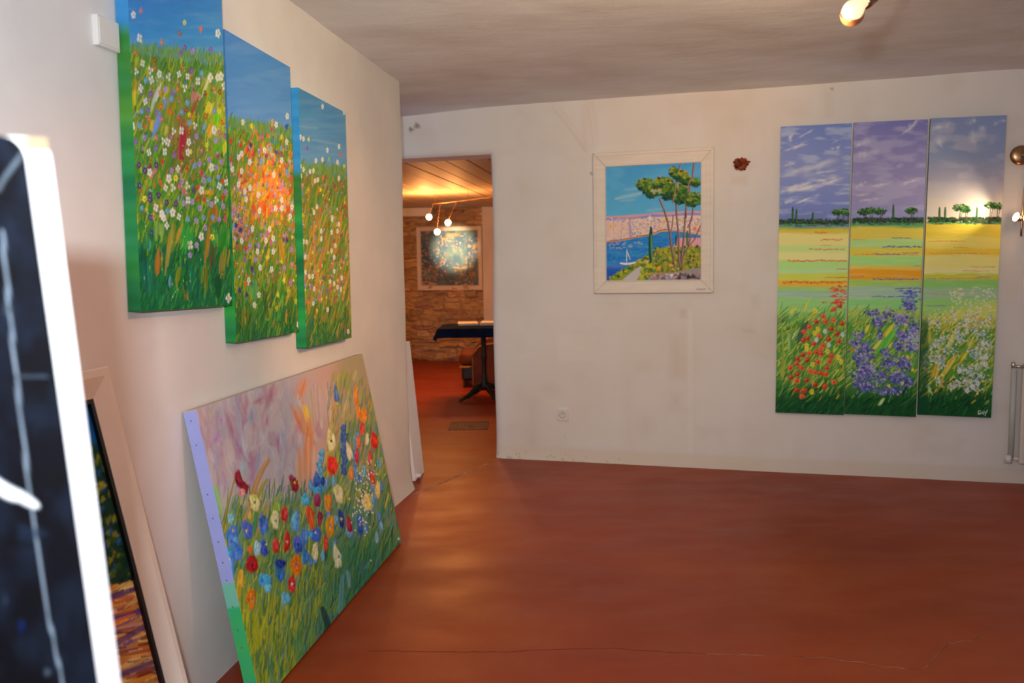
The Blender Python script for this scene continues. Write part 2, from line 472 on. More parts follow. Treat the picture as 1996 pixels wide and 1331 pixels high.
# left wall: a plastered slab whose end is rounded and flares at the foot
prof = [(s, 0.0) for s in np.arange(-2.3, 5.46, 0.06)] + [(5.475, -0.001), (5.492, -0.005), (5.505, -0.014), (5.512, -0.03), (5.513, -0.08), (5.513, -0.14)]
zz = np.linspace(0, 2.64, 60)
co = np.zeros((len(zz), len(prof), 3))
for j, z in enumerate(zz[::-1]):
    for i, (s, o_) in enumerate(prof):
        fl_ = 0.03 * math.exp(-z / 0.06) * max(0, min(1, (s - 4.7) / 0.8))
        wob = 0.004 * math.sin(z * 3.1 + s * 1.3) + 0.003 * math.sin(z * 7 + s * 2.2)
        if s < 4.6: wob *= 0.3
        co[j, i] = lw(s + (0.012 * math.exp(-z / 0.08) if s > 5.4 else 0), z, o_ + fl_ + wob * 0.6 - 0.003)
wl = struct(mobj('wall_left', grid_mesh('wall_left', co), M['plaster']))
struct(obj('wall_left_core', bx(bmesh.new(), -2.3, 5.51, -0.135, -0.02, 0, 2.64), M['plaster'], wl))
wl.children[0].matrix_world = frame_matrix(lw(0, 0, 0), LD, ZUP) @ Matrix.Diagonal((1, -1, 1, 1))
def blemish(px, r):
    pass
# set-back wall past its end
wp = struct(box('wall_passage', (5.505, 5.88, 0.12, 0.24, 0, 2.64), M['plaster'])); wp.matrix_world = frame_matrix(lw(0, 0, 0), LD, ZUP)

# back wall with its plaster patches, doorway on the left
ds = 1.003 / 84; dz = 2.23 / 186
nx = int(round((4.28 + 1.15) / ds)) + 1; nz = int(round(2.62 / dz)) + 1
zt = (nz - 1) * dz; s1 = -1.15 + (nx - 1) * ds
ww = Art(s1 + 1.15, zt, nx, nz, [tuple(proj(bw(a, b))) for a, b in ((-1.15, zt), (s1, zt), (s1, 0), (-1.15, 0))], seed=7)
PLA = (231, 227, 222)
ww.c[...] = lin(PLA)
n1 = ww.noise(160, 130, 3); n2 = ww.noise(45, 160, 9); n3 = ww.noise(60, 40, 11)
ww.fill(np.clip((n1 - 0.45) * 2.5, 0, 1), (224, 213, 200), 0.5)
ww.fill(np.clip((n2 - 0.5) * 3, 0, 1), (236, 233, 232), 0.5)
ww.fill(np.clip((n3 - 0.58) * 3, 0, 1), (216, 203, 188), 0.3)
def rect(x0, y0, x1, y1, col, a, soft=4):
    soft *= 2.2; a *= .62; k = np.clip(np.minimum(np.minimum(ww.X - x0, x1 - ww.X), np.minimum(ww.Y - y0, y1 - ww.Y)) / soft, 0, 1); ww.fill(k, col, a)
rect(1083, 650, 1166, 709, (240, 237, 230), 0.5, 3); rect(1180, 655, 1212, 722, (240, 238, 236), 0.35, 8)
rect(1056, 590, 1250, 616, (240, 234, 226), 0.35, 3); rect(1338, 600, 1352, 916, (243, 240, 236), 0.6, 3)
rect(1294, 640, 1341, 748, (215, 200, 185), 0.45, 10); rect(1322, 600, 1342, 624, (210, 192, 176), 0.6, 3)
rect(1443, 637, 1473, 652, (212, 198, 186), 0.6, 3); rect(1458, 570, 1487, 606, (212, 198, 180), 0.5, 8)
rect(1018, 770, 1058, 890, (213, 200, 185), 0.4, 8); rect(1100, 850, 1230, 880, (240, 238, 240), 0.5, 8)
rect(1205, 720, 1240, 880, (216, 203, 190), 0.3, 10); rect(1300, 760, 1335, 800, (212, 198, 182), 0.45, 8)
rect(1420, 338, 1462, 364, (214, 196, 176), 0.5, 5); rect(1128, 195, 1150, 300, (218, 204, 190), 0.4, 5)
rect(1060, 215, 1080, 300, (240, 234, 226), 0.35, 5); rect(1600, 170, 1630, 235, (214, 198, 182), 0.5, 8)
for x0, y0, x1, y1 in ((1080, 205, 1140, 290), (1150, 200, 1160, 285)): ww.stroke(x0, y0, x1, y1, 16, (219, 208, 196), 0.3, soft=.9, relief=0)
# limewash skirt and crumbs of mortar along the foot
foot = np.clip(1 - (ww.Y - np.interp(ww.X, (940, 965, 1230, 1500, 1750, 1996, 2400), (890, 893, 905, 920, 930, 941, 960)) + 22) / -8, 0, 1)
ww.fill(foot, (226, 214, 192), 0.55)
for k in range(70):
    x = 966 + abs(ww.rng.gauss(0, 1)) * 90; yb = np.interp(x, (965, 1230, 1500), (893, 905, 920))
    ww.dab(x, yb - abs(ww.rng.gauss(0, 1)) * 8, ww.rng.uniform(.8, 2.2), ww.rng.uniform(.6, 1.3), (160, 138, 115), 0.45)
for x, y, r in ((1152, 337, 3), (1180, 335, 2), (1622, 172, 3), (1147, 336, 1.5), (1100, 853, 1.5), (1932, 826, 2), (1876, 823, 1.5), (812, 245, 6), (800, 252, 5)):
    ww.dab(x, y, r, r, (120, 100, 85), 0.7)
co = np.zeros((nz, nx, 3)); SS, ZZ = np.meshgrid(-1.15 + np.arange(nx) * ds, zt - np.arange(nz) * dz)
OFF = 0.010 * (vnoise(SS, ZZ, 0.5, 0.5, 4) - 0.5) - 0.008
OFF -= 0.035 * np.clip((SS - 1.8) / 1.5, 0, 1) * np.clip(1 - ZZ / 0.55, 0, 1)
OFF += 0.02 * np.exp(-ZZ / 0.05) * np.exp(-np.clip(SS + 0.1, 0, 9) / 0.6)
# rounded arris round the opening
r = 0.06
dS = np.clip(SS + 0.147, 0, None); dZ = np.clip(ZZ - 2.23, 0, None)
dist = np.where(ZZ <= 2.23, dS, np.where(SS <= -0.147, dZ, np.sqrt(dS ** 2 + dZ ** 2)))
kk = np.clip(1 - dist / r, 0, 1); OFF -= r * (1 - np.sqrt(1 - kk * kk * 0.98)) * 0.6
S2 = SS + np.where(SS > -0.16, 1, 0) * 0.006 * np.sin(ZZ * 4.0 + 1) * np.exp(-dS / 0.1)
for k in range(3): co[..., k] = BO[k] + BDIR[k] * S2 + BN[k] * OFF
co[..., 2] = ZZ
me = grid_mesh('wall_back', co, ww.c)
bmw = bmesh.new(); bmw.from_mesh(me)
bmw.verts.ensure_lookup_table()
SSf = SS.reshape(-1); ZZf = ZZ.reshape(-1)
kill = [f for f in bmw.faces if max(SSf[v.index] for v in f.verts) < -0.146 and max(ZZf[v.index] for v in f.verts) < 2.231]
bmesh.ops.delete(bmw, geom=kill, context='FACES'); bmw.to_mesh(me); bmw.free()
wb = struct(mobj('wall_back', me, M['plaster_paint'], smooth=True))
bmc = bmesh.new(); bx(bmc, -0.143, 4.28, 0.045, 0.30, 0, 2.64, bevel=0.012); bx(bmc, -1.15, -0.143, 0.045, 0.30, 2.232, 2.64)
core = struct(obj('wall_back_core', bmc, M['plaster'], wb)); core.matrix_world = frame_matrix(bw(0), BDIR, ZUP)

# other walls of the gallery room
struct(box('wall_right', (3.95, 4.1, -2.5, 5.4, 0, 2.64), M['plaster']))
bmr = bmesh.new()
bx(bmr, -2.2, -.2, -2.55, -2.4, 0, 2.64); bx(bmr, 2.0, 4.1, -2.55, -2.4, 0, 2.64); bx(bmr, -.2, 2.0, -2.55, -2.4, 0, .8); bx(bmr, -.2, 2.0, -2.55, -2.4, 2.2, 2.64)
struct(obj('wall_rear', bmr, M['plaster']))
bmf = bmesh.new()
for a in ((-.2, -.12, .8, 2.2), (1.92, 2.0, .8, 2.2), (.86, .94, .8, 2.2), (-.2, 2., .8, .87), (-.2, 2., 2.13, 2.2)):
    bx(bmf, a[0], a[1], -2.5, -2.44, a[2], a[3])
struct(obj('window_1', bmf, M['frame_white']))

# gallery ceiling, hand-trowelled
nxc, nyc = 150, 220
XX, YY = np.meshgrid(np.linspace(-2.2, 4.15, nxc), np.linspace(-2.6, 6.85, nyc))
ZC = CEIL + 0.012 * (vnoise(XX, YY, 0.9, 0.7, 21) - 0.5) * np.clip((6.5 - YY) / 1.0, 0.2, 1) * 2
ZC -= 0.03 * np.exp(-((XX + 0.85) ** 2) / 0.25 - ((YY - 6.45) ** 2) / 0.5)
ZC += 0.010 * np.clip((XX - 1.5) / 2, 0, 1)
co = np.stack([XX, YY, ZC], -1)
struct(mobj('ceiling', grid_mesh('ceiling', co), M['ceiling'], smooth=True))
struct(box('ceiling_slab', (-2.2, 4.15, -2.6, 6.85, 2.62, 2.7), M['plaster'])).name = 'ceiling_upper'

# ---- back room
# rubble stone wall at the far end
FD = np.array([math.cos(math.radians(-9.5)), math.sin(math.radians(-9.5)), 0]); FO = np.array([-0.405, 12.62, 0])
sw, sh = 1.55, 2.26; gx_, gz_ = 300, 400
SX, SZ = np.meshgrid(np.linspace(-sw, 0.05, gx_), np.linspace(sh, 0, gz_))
rs = random.Random(12); hgt = np.zeros_like(SX); cst = np.zeros(SX.shape + (3,)); cst[...] = (0.42, 0.30, 0.19)
wx = SX + 0.06 * (vnoise(SX, SZ, 0.12, 0.1, 31) - 0.5) * 2; wz = SZ + 0.07 * (vnoise(SX, SZ, 0.22, 0.12, 32) - 0.5) * 2
z0 = -0.05
while z0 < sh + 0.1:
    rh = rs.uniform(0.03, 0.12); x0 = -sw - rs.uniform(0, 0.2)
    while x0 < 0.1:
        rw = rs.uniform(0.08, 0.38)
        m_ = (wx > x0 - .02) & (wx < x0 + rw + .02) & (wz > z0 - .02) & (wz < z0 + rh + .02)
        e = np.minimum(np.minimum(wx - x0, x0 + rw - wx) / 0.02, np.minimum(wz - z0, z0 + rh - wz) / 0.014)
        k = np.clip(e, 0, 1) * m_; bri = rs.uniform(0.7, 1.15); dep_ = rs.uniform(0.01, 0.07)
        cc = np.array([0.56, 0.40, 0.25]) * bri * np.array([1, rs.uniform(.92, 1.03), rs.uniform(.8, 1.05)])
        cst = cst * (1 - k[..., None]) + cc * k[..., None]; hgt = np.maximum(hgt, dep_ * np.sqrt(k))
        x0 += rw
    z0 += rh
hgt = hgt * .8 + 0.11 * vnoise(SX, SZ, 0.20, 0.06, 33)
cst *= (0.8 + 0.5 * vnoise(SX, SZ, 0.08, 0.05, 34))[..., None]
FN = np.array([FD[1], -FD[0], 0])
co = np.zeros(SX.shape + (3,))
for k in range(3): co[..., k] = FO[k] + FD[k] * SX + FN[k] * (hgt - 0.05)
co[..., 2] = SZ
wf_ = struct(mobj('wall_far', grid_mesh('wall_far', co, cst), pmat('rubble_stone', (1, 1, 1), 0.9, attr='Col', bump=0.3, bscale=60, spec=0.15)))
bs = struct(box('wall_far_core', (-sw - 0.4, 0.1, 0.06, 0.2, 0, 2.3), M['plaster'], wf_)); bs.matrix_world = frame_matrix(FO, FD, ZUP)
struct(box('wall_pier', (-0.405, 2.6, 12.40, 12.9, 0, 2.3), M['plaster'], bevel=0.01))
struct(box('trim_1', (-0.425, 2.6, 12.38, 12.9, 2.12, 2.15), M['plaster'], bevel=0.005))
struct(box('wall_side', (-2.1, -1.95, 6.6, 13.1, 0, 2.3), M['plaster']))
struct(box('wall_end', (2.6, 2.75, 5.72, 13.1, 0, 2.3), M['plaster']))
struct(box('trim_2', (-1.95, -1.12, 12.30, 12.66, 2.115, 2.235), M['plaster'], bevel=0.01))
# plank ceiling of the back room
bmp = bmesh.new()
for i in range(-16, 26):
    y_ = i * .17; bp = np.array([-.9, 6.35, 0]) + np.cross(ZUP, LD) * y_; st_ = ((BO - BN * .15 - bp) @ BN) / (LD @ BN)
    bx(bmp, st_, 7.2, i * 0.17 + 0.003, i * 0.17 + 0.167, 2.236 + 0.0015 * (i % 3), 2.27, bevel=0.004, seg=1)
cb = struct(obj('ceiling_planks', bmp, M['plank']))
cb.matrix_world = frame_matrix((-0.9, 6.35, 0), LD, ZUP)
cb.name = 'ceiling_back'
struct(box('ceiling_cover', (-2.1, 2.7, 6.9, 13.2, 2.275, 2.32), M['plaster'], cb)).matrix_world = Matrix.Identity(4)
# ================================================================== PAINTINGS
def canvas_thing(name, label, cat, mat, w, h, t, nx, ny, tint, painter, edge_fn, group=None, seed=1, relief=0.0016, rnd=0):
    T = thing(name, label, cat, mat=mat, group=group)
    A = Art(w, h, nx, ny, local_corners(mat, w, h, -t), tint, seed)
    painter(A)
    me_ = A.mesh('painted_canvas', -t, relief)
    if rnd:
        for v in me_.vertices:
            d = rnd - (h - v.co.z)
            if d > 0:
                lim = w / 2 - rnd + math.sqrt(max(0, rnd * rnd - d * d)); v.co.x = max(-lim, min(lim, v.co.x))
    mobj('painted_canvas', me_, M['paint'], T)
    canvas_edges(T, w, h, t, edge_fn, tint=tint, rnd=rnd)
    stretcher(T, w, h, t)
    return T, A

# ---------- the flower-meadow triptych on the left wall
WHITE = (226, 214, 184); PURP = (130, 88, 150); LIL = (168, 128, 180); DKP = (72, 45, 105); BLU = (98, 148, 190)
RED = (205, 55, 38); ORG = (225, 100, 40); PNK = (205, 95, 115); YEL = (225, 195, 50); DBL = (40, 70, 105)
def sc(lst, k, ox, oy): return [(ox + x / k, oy + y / k) for x, y in lst]

def meadow(A, sky, gy, mid, low, gcols, lowcols, nrand, seed, lean=0.25):
    """sky stops, grass-top function gy(X), then layered grass strokes and small random flowers"""
    A.gradient(sky)
    A.fill(np.clip((A.noise(60, 9, seed) - 0.5) * 3, 0, 1), (150, 170, 180), 0.22)
    A.fill(np.clip((A.noise(40, 14, seed + 1) - 0.5) * 3, 0, 1), (50, 105, 160), 0.25)
    top = gy(A.X) + 14 * (A.noise(9, 60, seed + 2) - 0.5)
    A.fill(np.clip((A.Y - top) / 16, 0, 1), (92, 122, 36), 0.95)
    A.fill(np.clip((A.Y - mid) / 110, 0, 1), (70, 120, 38), 0.9)
    A.fill(np.clip((A.Y - low) / 90, 0, 1), (26, 96, 52), 0.95)
    R = A.rng
    x0, x1 = A.X.min(), A.X.max(); y1 = A.Y.max()
    for i in range(nrand):
        x = R.uniform(x0, x1); g = float(gy(np.array(x))); y = R.uniform(g - 4, y1 + 8)
        f = (y - low) / 90.0
        cs = lowcols if R.random() < min(1, max(0, f)) else gcols
        c = A.jit(R.choice(cs), 16)
        L = R.uniform(9, 30) * (0.6 if y < g + 25 else 1); ln = L * R.uniform(0, lean * 2)
        A.stroke(x, y, x + ln, y - L, R.uniform(1.3, 3.4), c, a=R.uniform(0.5, 0.9), bend=R.uniform(-2, 2), relief=0.35, taper=.8)
    for i in range(nrand // 5):
        x = R.uniform(x0, x1); g = float(gy(np.array(x)))
        A.stroke(x, g + R.uniform(2, 14), x + R.uniform(-1, 4), g - R.uniform(0, 14), R.uniform(1, 2), A.jit((110, 140, 60), 18), a=0.55, taper=.9)

def scatter(A, n, box_, cols, rx, ry, a=0.85):
    R = A.rng; x0, x1, y0, y1 = box_
    for _ in range(n):
        c = R.choice(cols); x = R.uniform(x0, x1); y = R.uniform(y0, y1); k = R.uniform(0.7, 1.2)
        A.dab(x, y, rx * k, ry * k, A.jit(c, 18), a * R.uniform(.75, 1), soft=0.7)
        if R.random() < .4: A.dab(x, y, rx * .35, ry * .35, R.choice([(60, 30, 60), YEL, (235, 225, 190)]), .8)

def paint_meadow_a(A):
    gy = lambda X: 92 + (np.asarray(X) - 260) * 0.12
    G = [(120, 150, 30), (160, 165, 40), (60, 130, 40), (180, 160, 40), (45, 110, 45), (140, 120, 30), (95, 160, 50)]
    LG = [(16, 84, 50), (26, 110, 56), (54, 140, 50), (14, 66, 44), (30, 96, 44), (20, 96, 72), (60, 120, 40)]
    meadow(A, [(0, (62, 122, 172)), (60, (66, 134, 176)), (110, (84, 142, 172))], gy, 250, 420, G, LG, 2300, 41)
    R = A.rng
    A.fill(np.exp(-((A.X - 358) / 26) ** 2 - ((A.Y - 275) / 55) ** 2) * (.3 + A.noise(5, 20, 9)), (160, 70, 40), .75)
    A.fill(np.exp(-((A.X - 425) / 22) ** 2 - ((A.Y - 235) / 50) ** 2) * (.3 + A.noise(5, 16, 8)), (205, 190, 40), .8)
    A.fill(np.exp(-((A.X - 330) / 40) ** 2 - ((A.Y - 205) / 60) ** 2) * (.2 + A.noise(5, 20, 7)), (160, 150, 40), .6)
    scatter(A, 230, (258, 442, 150, 425), [(190, 80, 50), (130, 110, 160), (95, 140, 170), (205, 170, 60), (170, 60, 60), (185, 125, 150), (60, 95, 60), (40, 80, 45)], 2.6, 4.4, .8)
    k1, o1 = 4.296, (220, 0); k2, o2 = 4.16, (220, 300)
    for (x0, y0, x1, y1, w, c) in ((395, 690, 325, 930, 34, (205, 200, 170)), (820, 590, 735, 830, 26, (205, 195, 120)), (400, 930, 335, 1150, 24, (115, 140, 195)),
        (172, 650, 170, 920, 28, (205, 160, 30)), (600, 1010, 575, 1320, 46, (170, 50, 55)), (700, 760, 690, 860, 34, (205, 125, 115)), (520, 800, 470, 1000, 46, (150, 130, 30)),
        (330, 1000, 310, 1120, 18, (215, 165, 50)), (455, 1030, 430, 1130, 22, (190, 170, 60)), (890, 930, 870, 1060, 36, (120, 185, 30)), (900, 1180, 860, 1280, 40, (110, 175, 35)),
        (800, 860, 780, 950, 44, (215, 180, 40)), (720, 800, 640, 1000, 20, (150, 60, 35)), (840, 1030, 800, 1160, 30, (220, 150, 40)), (640, 560, 560, 720, 30, (95, 120, 40)),
        (470, 720, 440, 800, 26, (200, 180, 50)), (210, 640, 200, 760, 30, (170, 140, 30)), (940, 1160, 930, 1300, 30, (205, 190, 50)), (700, 900, 640, 1100, 26, (185, 150, 40))):
        A.smear(o1[0] + x0 / k1, o1[1] + y0 / k1, o1[0] + x1 / k1, o1[1] + y1 / k1, w / k1 * 1.3, c, a=0.8)
    for (x0, y0, x1, y1, w, c) in ((380, 740, 365, 990, 34, (175, 100, 30)), (490, 540, 440, 960, 30, (150, 125, 35)), (790, 520, 740, 900, 28, (165, 115, 30)), (545, 900, 515, 1080, 40, (120, 120, 25)),
        (580, 1060, 600, 1200, 26, (140, 100, 35)), (900, 560, 840, 860, 60, (45, 135, 45)), (620, 560, 570, 860, 46, (50, 150, 50)), (380, 520, 380, 700, 50, (130, 160, 70)),
        (230, 700, 230, 1000, 50, (15, 80, 55)), (270, 800, 290, 1150, 40, (15, 90, 70)), (460, 980, 455, 1080, 20, (90, 140, 140)), (820, 700, 790, 960, 26, (95, 75, 45)), (760, 900, 740, 1140, 34, (120, 115, 30)),
        (300, 680, 290, 780, 24, (60, 130, 110)), (640, 900, 600, 1150, 50, (16, 95, 65)), (860, 950, 840, 1180, 50, (20, 80, 45)), (700, 1000, 690, 1190, 30, (18, 90, 60)), (560, 560, 500, 760, 22, (175, 130, 40)),
        (830, 400, 810, 560, 50, (160, 95, 30)), (930, 740, 900, 1000, 40, (150, 120, 30)), (800, 290, 770, 330, 60, (215, 150, 40))):
        A.smear(o2[0] + x0 / k2, o2[1] + y0 / k2, o2[0] + x1 / k2, o2[1] + y1 / k2, w / k2 * 1.2, c, a=0.7)
    for x, y in sc([(600, 400), (665, 430), (565, 450), (820, 415), (655, 595), (440, 750), (315, 785), (500, 790), (365, 940), (290, 920), (190, 1190), (265, 1155), (110, 1140), (360, 1240), (700, 1140), (860, 1175), (940, 1140), (515, 1300)], k1, *o1):
        A.flower(x, y, 6.5, R.choice([PURP, LIL, PURP]), (210, 90, 110), ax=.7)
    for x, y in sc([(210, 90), (258, 135), (350, 90), (215, 255), (300, 340), (300, 372), (370, 335), (435, 395), (510, 405)], k2, *o2): A.flower(x, y, 7.5, DKP, (200, 90, 110), ax=.65)
    for x, y in sc([(475, 135), (575, 400), (645, 390), (705, 440), (675, 540), (860, 530), (750, 600), (680, 740), (625, 820), (895, 425), (700, 80), (780, 45), (880, 65), (840, 110), (910, 310), (560, 220), (735, 215), (800, 410)], k2, *o2): A.flower(x, y, 6.5, LIL, (200, 90, 130), ax=.65)
    for x, y in sc([(275, 675), (740, 610), (240, 930), (220, 1050), (435, 850), (580, 940), (625, 860), (640, 1030), (765, 1060), (490, 830), (850, 930)], k1, *o1): A.flower(x, y, 6.5, BLU, (220, 150, 80), ax=.7)
    for x, y in sc([(235, 440), (660, 100), (780, 210), (610, 530), (735, 515), (810, 515), (855, 190), (440, 465)], k2, *o2): A.flower(x, y, 6, BLU, (220, 110, 80), ax=.7)
    for x, y in sc([(305, 515), (310, 640)], k2, *o2): A.flower(x, y, 7, DBL, (200, 80, 60), ax=.7)
    for x, y, c in ((235, 90, PNK), (735, 245, (225, 90, 60)), (560, 280, (150, 70, 50)), (410, 355, (210, 110, 55)), (185, 440, (200, 95, 40)), (350, 500, (140, 60, 35)), (350, 570, (200, 90, 40)), (585, 570, (185, 90, 40)),
        (540, 745, ORG), (395, 775, (235, 110, 60)), (400, 890, (230, 85, 50)), (480, 940, (235, 80, 35)), (300, 1000, (215, 85, 45)), (275, 1060, (200, 90, 40)), (405, 1000, PNK), (550, 990, RED), (775, 970, (205, 75, 35)),
        (770, 780, (140, 35, 40)), (845, 740, (205, 110, 50)), (895, 770, (150, 40, 35)), (915, 1025, (215, 65, 35)), (365, 1155, PNK), (635, 1110, (175, 45, 45)), (585, 1220, (165, 45, 70)), (740, 1260, PNK), (490, 1150, (190, 80, 100)), (610, 920, (160, 40, 40)), (890, 1110, (190, 90, 110))):
        A.dab(o1[0] + x / k1, y / k1, 3.6, 6.0, c, ang=R.uniform(-.5, .5)); A.dab(o1[0] + x / k1, y / k1, 1.2, 1.6, (220, 190, 60), .7)
    for x, y, c in ((400, 60, RED), (560, 30, (160, 40, 35)), (385, 235, (215, 80, 45)), (600, 120, (190, 65, 40)), (720, 155, (215, 60, 50)), (690, 270, (210, 70, 45)), (690, 355, (200, 60, 50)), (740, 370, RED), (650, 190, (165, 110, 40)),
        (910, 530, (205, 70, 85)), (890, 220, (205, 70, 40)), (890, 350, (190, 65, 45)), (310, 180, PNK), (340, 140, PNK), (580, 310, PNK), (540, 265, PNK), (655, 300, (90, 60, 100)), (300, 100, (130, 50, 70)), (850, 20, (180, 60, 70))):
        A.dab(o2[0] + x / k2, o2[1] + y / k2, 3.8, 6.5, c, ang=R.uniform(-.4, .4))
    for x, y in sc([(600, 190), (800, 870), (785, 1215), (890, 930), (640, 960), (650, 1270)], k1, *o1): A.flower(x, y, 5.5, YEL, (200, 150, 40), ax=.7)
    for x, y in sc([(255, 365), (510, 195), (805, 675)], k2, *o2): A.flower(x, y, 7, YEL, (190, 140, 40), ax=.7)
    W1 = [(170, 125), (222, 318), (245, 530), (200, 600), (315, 590), (390, 620), (470, 645), (555, 620), (625, 640), (605, 735), (715, 680), (820, 650), (905, 640), (925, 720), (235, 740), (270, 850), (320, 670), (160, 1060), (510, 1100), (575, 1095), (690, 1050), (845, 1090), (420, 1180), (455, 1190), (632, 1190), (300, 1275), (437, 1270), (630, 1275), (875, 280), (875, 650)]
    W2 = [(530, 120), (800, 110), (455, 200), (430, 275), (485, 275), (605, 260), (715, 295), (860, 260), (610, 375), (840, 375), (345, 435), (400, 495), (485, 475), (535, 510), (440, 580), (715, 670), (630, 740), (300, 150), (390, 480), (410, 520), (920, 230), (935, 1170)]
    for x, y in sc(W1, k1, *o1) + sc(W2, k2, *o2): A.flower(x + R.uniform(-1, 1), y, R.uniform(7.5, 10), WHITE, (205, 175, 110), ax=.6, n=R.choice([3, 4, 4, 5]))
    scatter(A, 90, (255, 440, 430, 600), [(60, 150, 60), (15, 85, 55), (110, 150, 40)], 1.6, 7, .5)

def paint_meadow_b(A):
    gy = lambda X: 236 + (np.asarray(X) - 440) * 0.16
    G = [(130, 150, 35), (165, 150, 35), (60, 120, 40), (190, 140, 35), (80, 150, 50), (150, 105, 30), (110, 130, 30)]
    LG = [(40, 100, 40), (70, 130, 40), (95, 130, 35), (35, 85, 45), (120, 130, 30), (50, 110, 60)]
    meadow(A, [(60, (78, 125, 172)), (130, (84, 130, 172)), (240, (104, 142, 180))], gy, 430, 560, G, LG, 2000, 61, lean=.2)
    R = A.rng
    lamp_pool = np.exp(-((A.X - 515) / 42) ** 2 - ((A.Y - 375) / 50) ** 2)  # warm pool of lamplight put into the canvas colour, orange strokes included
    A.fill(lamp_pool * (0.4 + A.noise(6, 10, 66)), (232, 128, 38), 0.75)
    for _ in range(260):
        x = R.gauss(512, 34); y = R.gauss(372, 48)
        A.stroke(x, y, x + R.uniform(0, 5), y - R.uniform(6, 18), R.uniform(3, 6), R.choice([(240, 120, 35), (235, 95, 35), (225, 165, 40), (215, 55, 45), (200, 160, 30), (235, 150, 60), (150, 140, 30)]), .75)
    for (x, y) in ((533, 365), (545, 358), (525, 352), (552, 372), (538, 378)): A.dab(x, y, 9, 10, (250, 125, 60), .9)
    scatter(A, 45, (445, 480, 400, 460), [(225, 120, 35), (205, 120, 150), (90, 60, 110)], 3, 5)
    scatter(A, 230, (445, 578, 270, 470), [RED, ORG, PNK, LIL, BLU, YEL, (70, 130, 110), DKP, (205, 150, 160)], 2.5, 4)
    scatter(A, 70, (445, 578, 450, 560), [RED, PNK, LIL, DKP, YEL, (205, 150, 160)], 2.3, 4)
    k3, o3 = 4.16, (430, 40); k4, o4 = 4.03, (430, 350)
    for x, y in sc([(180, 825), (450, 845), (540, 775), (535, 985), (355, 1050), (170, 1080), (145, 1110), (95, 1205), (495, 1135), (235, 1150), (170, 1220), (430, 1250)], k3, *o3) + sc([(190, 95), (295, 120), (200, 155), (480, 160), (480, 225), (432, 225), (305, 245), (250, 385), (385, 390), (355, 480), (413, 462), (165, 480), (290, 565), (413, 565), (310, 690), (400, 705), (220, 790), (300, 905), (265, 985), (560, 215), (545, 290), (68, 935), (140, 40), (230, 65), (610, 1140)], k4, *o4):
        A.flower(x, y, 7, WHITE, (225, 190, 90), ax=.55)
    for x, y, c in ((250, 855, YEL), (415, 880, (195, 80, 80)), (335, 945, PNK), (305, 955, (215, 120, 60)), (80, 975, RED), (160, 1015, RED), (220, 1045, RED), (265, 1080, RED), (85, 1130, RED), (370, 1100, (150, 50, 90)), (245, 1010, DKP), (400, 1045, (130, 165, 170)), (490, 1040, (110, 160, 160)), (535, 860, (50, 75, 140)), (330, 1140, BLU), (495, 945, (200, 190, 70)), (570, 1090, (220, 100, 60)), (540, 1230, BLU), (400, 1150, (235, 120, 35)), (350, 1190, (235, 140, 40)), (450, 1070, (90, 70, 110)), (490, 1080, (150, 80, 90)), (420, 980, (70, 130, 125)), (450, 970, (75, 140, 140)), (380, 970, (85, 150, 80))):
        A.dab(o3[0] + x / k3, o3[1] + y / k3, 3.4, 6, c)
    for x, y, c in ((520, 475, DKP), (485, 570, (235, 110, 35)), (500, 695, LIL), (548, 810, (190, 90, 160)), (590, 690, ORG), (195, 540, (200, 60, 50)), (130, 530, (200, 70, 80)), (205, 465, PNK), (370, 425, PNK), (395, 500, PNK), (298, 515, LIL), (230, 520, LIL), (250, 825, DKP), (205, 905, DKP), (148, 870, DKP), (500, 790, YEL), (530, 870, (170, 180, 50)), (450, 905, (190, 190, 60)), (440, 1010, (160, 170, 30)), (590, 955, (180, 180, 30)), (560, 665, (205, 130, 140)), (190, 820, ORG), (395, 215, (235, 110, 110)), (100, 270, LIL), (120, 360, DKP), (160, 395, DKP), (365, 615, YEL), (480, 640, YEL), (245, 700, DKP), (275, 630, LIL), (190, 630, PURP), (555, 550, LIL)):
        A.dab(o4[0] + x / k4, o4[1] + y / k4, 3.3, 6, c)
    for x0, y0, x1, y1, w, c in ((390, 1020, 370, 1100, 30, (140, 150, 30)), (340, 880, 370, 1080, 30, (35, 80, 40)), (410, 820, 390, 1000, 22, (40, 75, 45)), (140, 950, 150, 1100, 30, (35, 90, 40)), (180, 1010, 170, 1150, 26, (130, 110, 30)), (270, 800, 260, 930, 46, (70, 160, 80)), (560, 930, 540, 1100, 34, (50, 90, 35)), (470, 480, 490, 640, 40, (190, 140, 30))):
        A.stroke(o4[0] + x0 / k4, o4[1] + y0 / k4, o4[0] + x1 / k4, o4[1] + y1 / k4, w / k4, c, a=0.7)

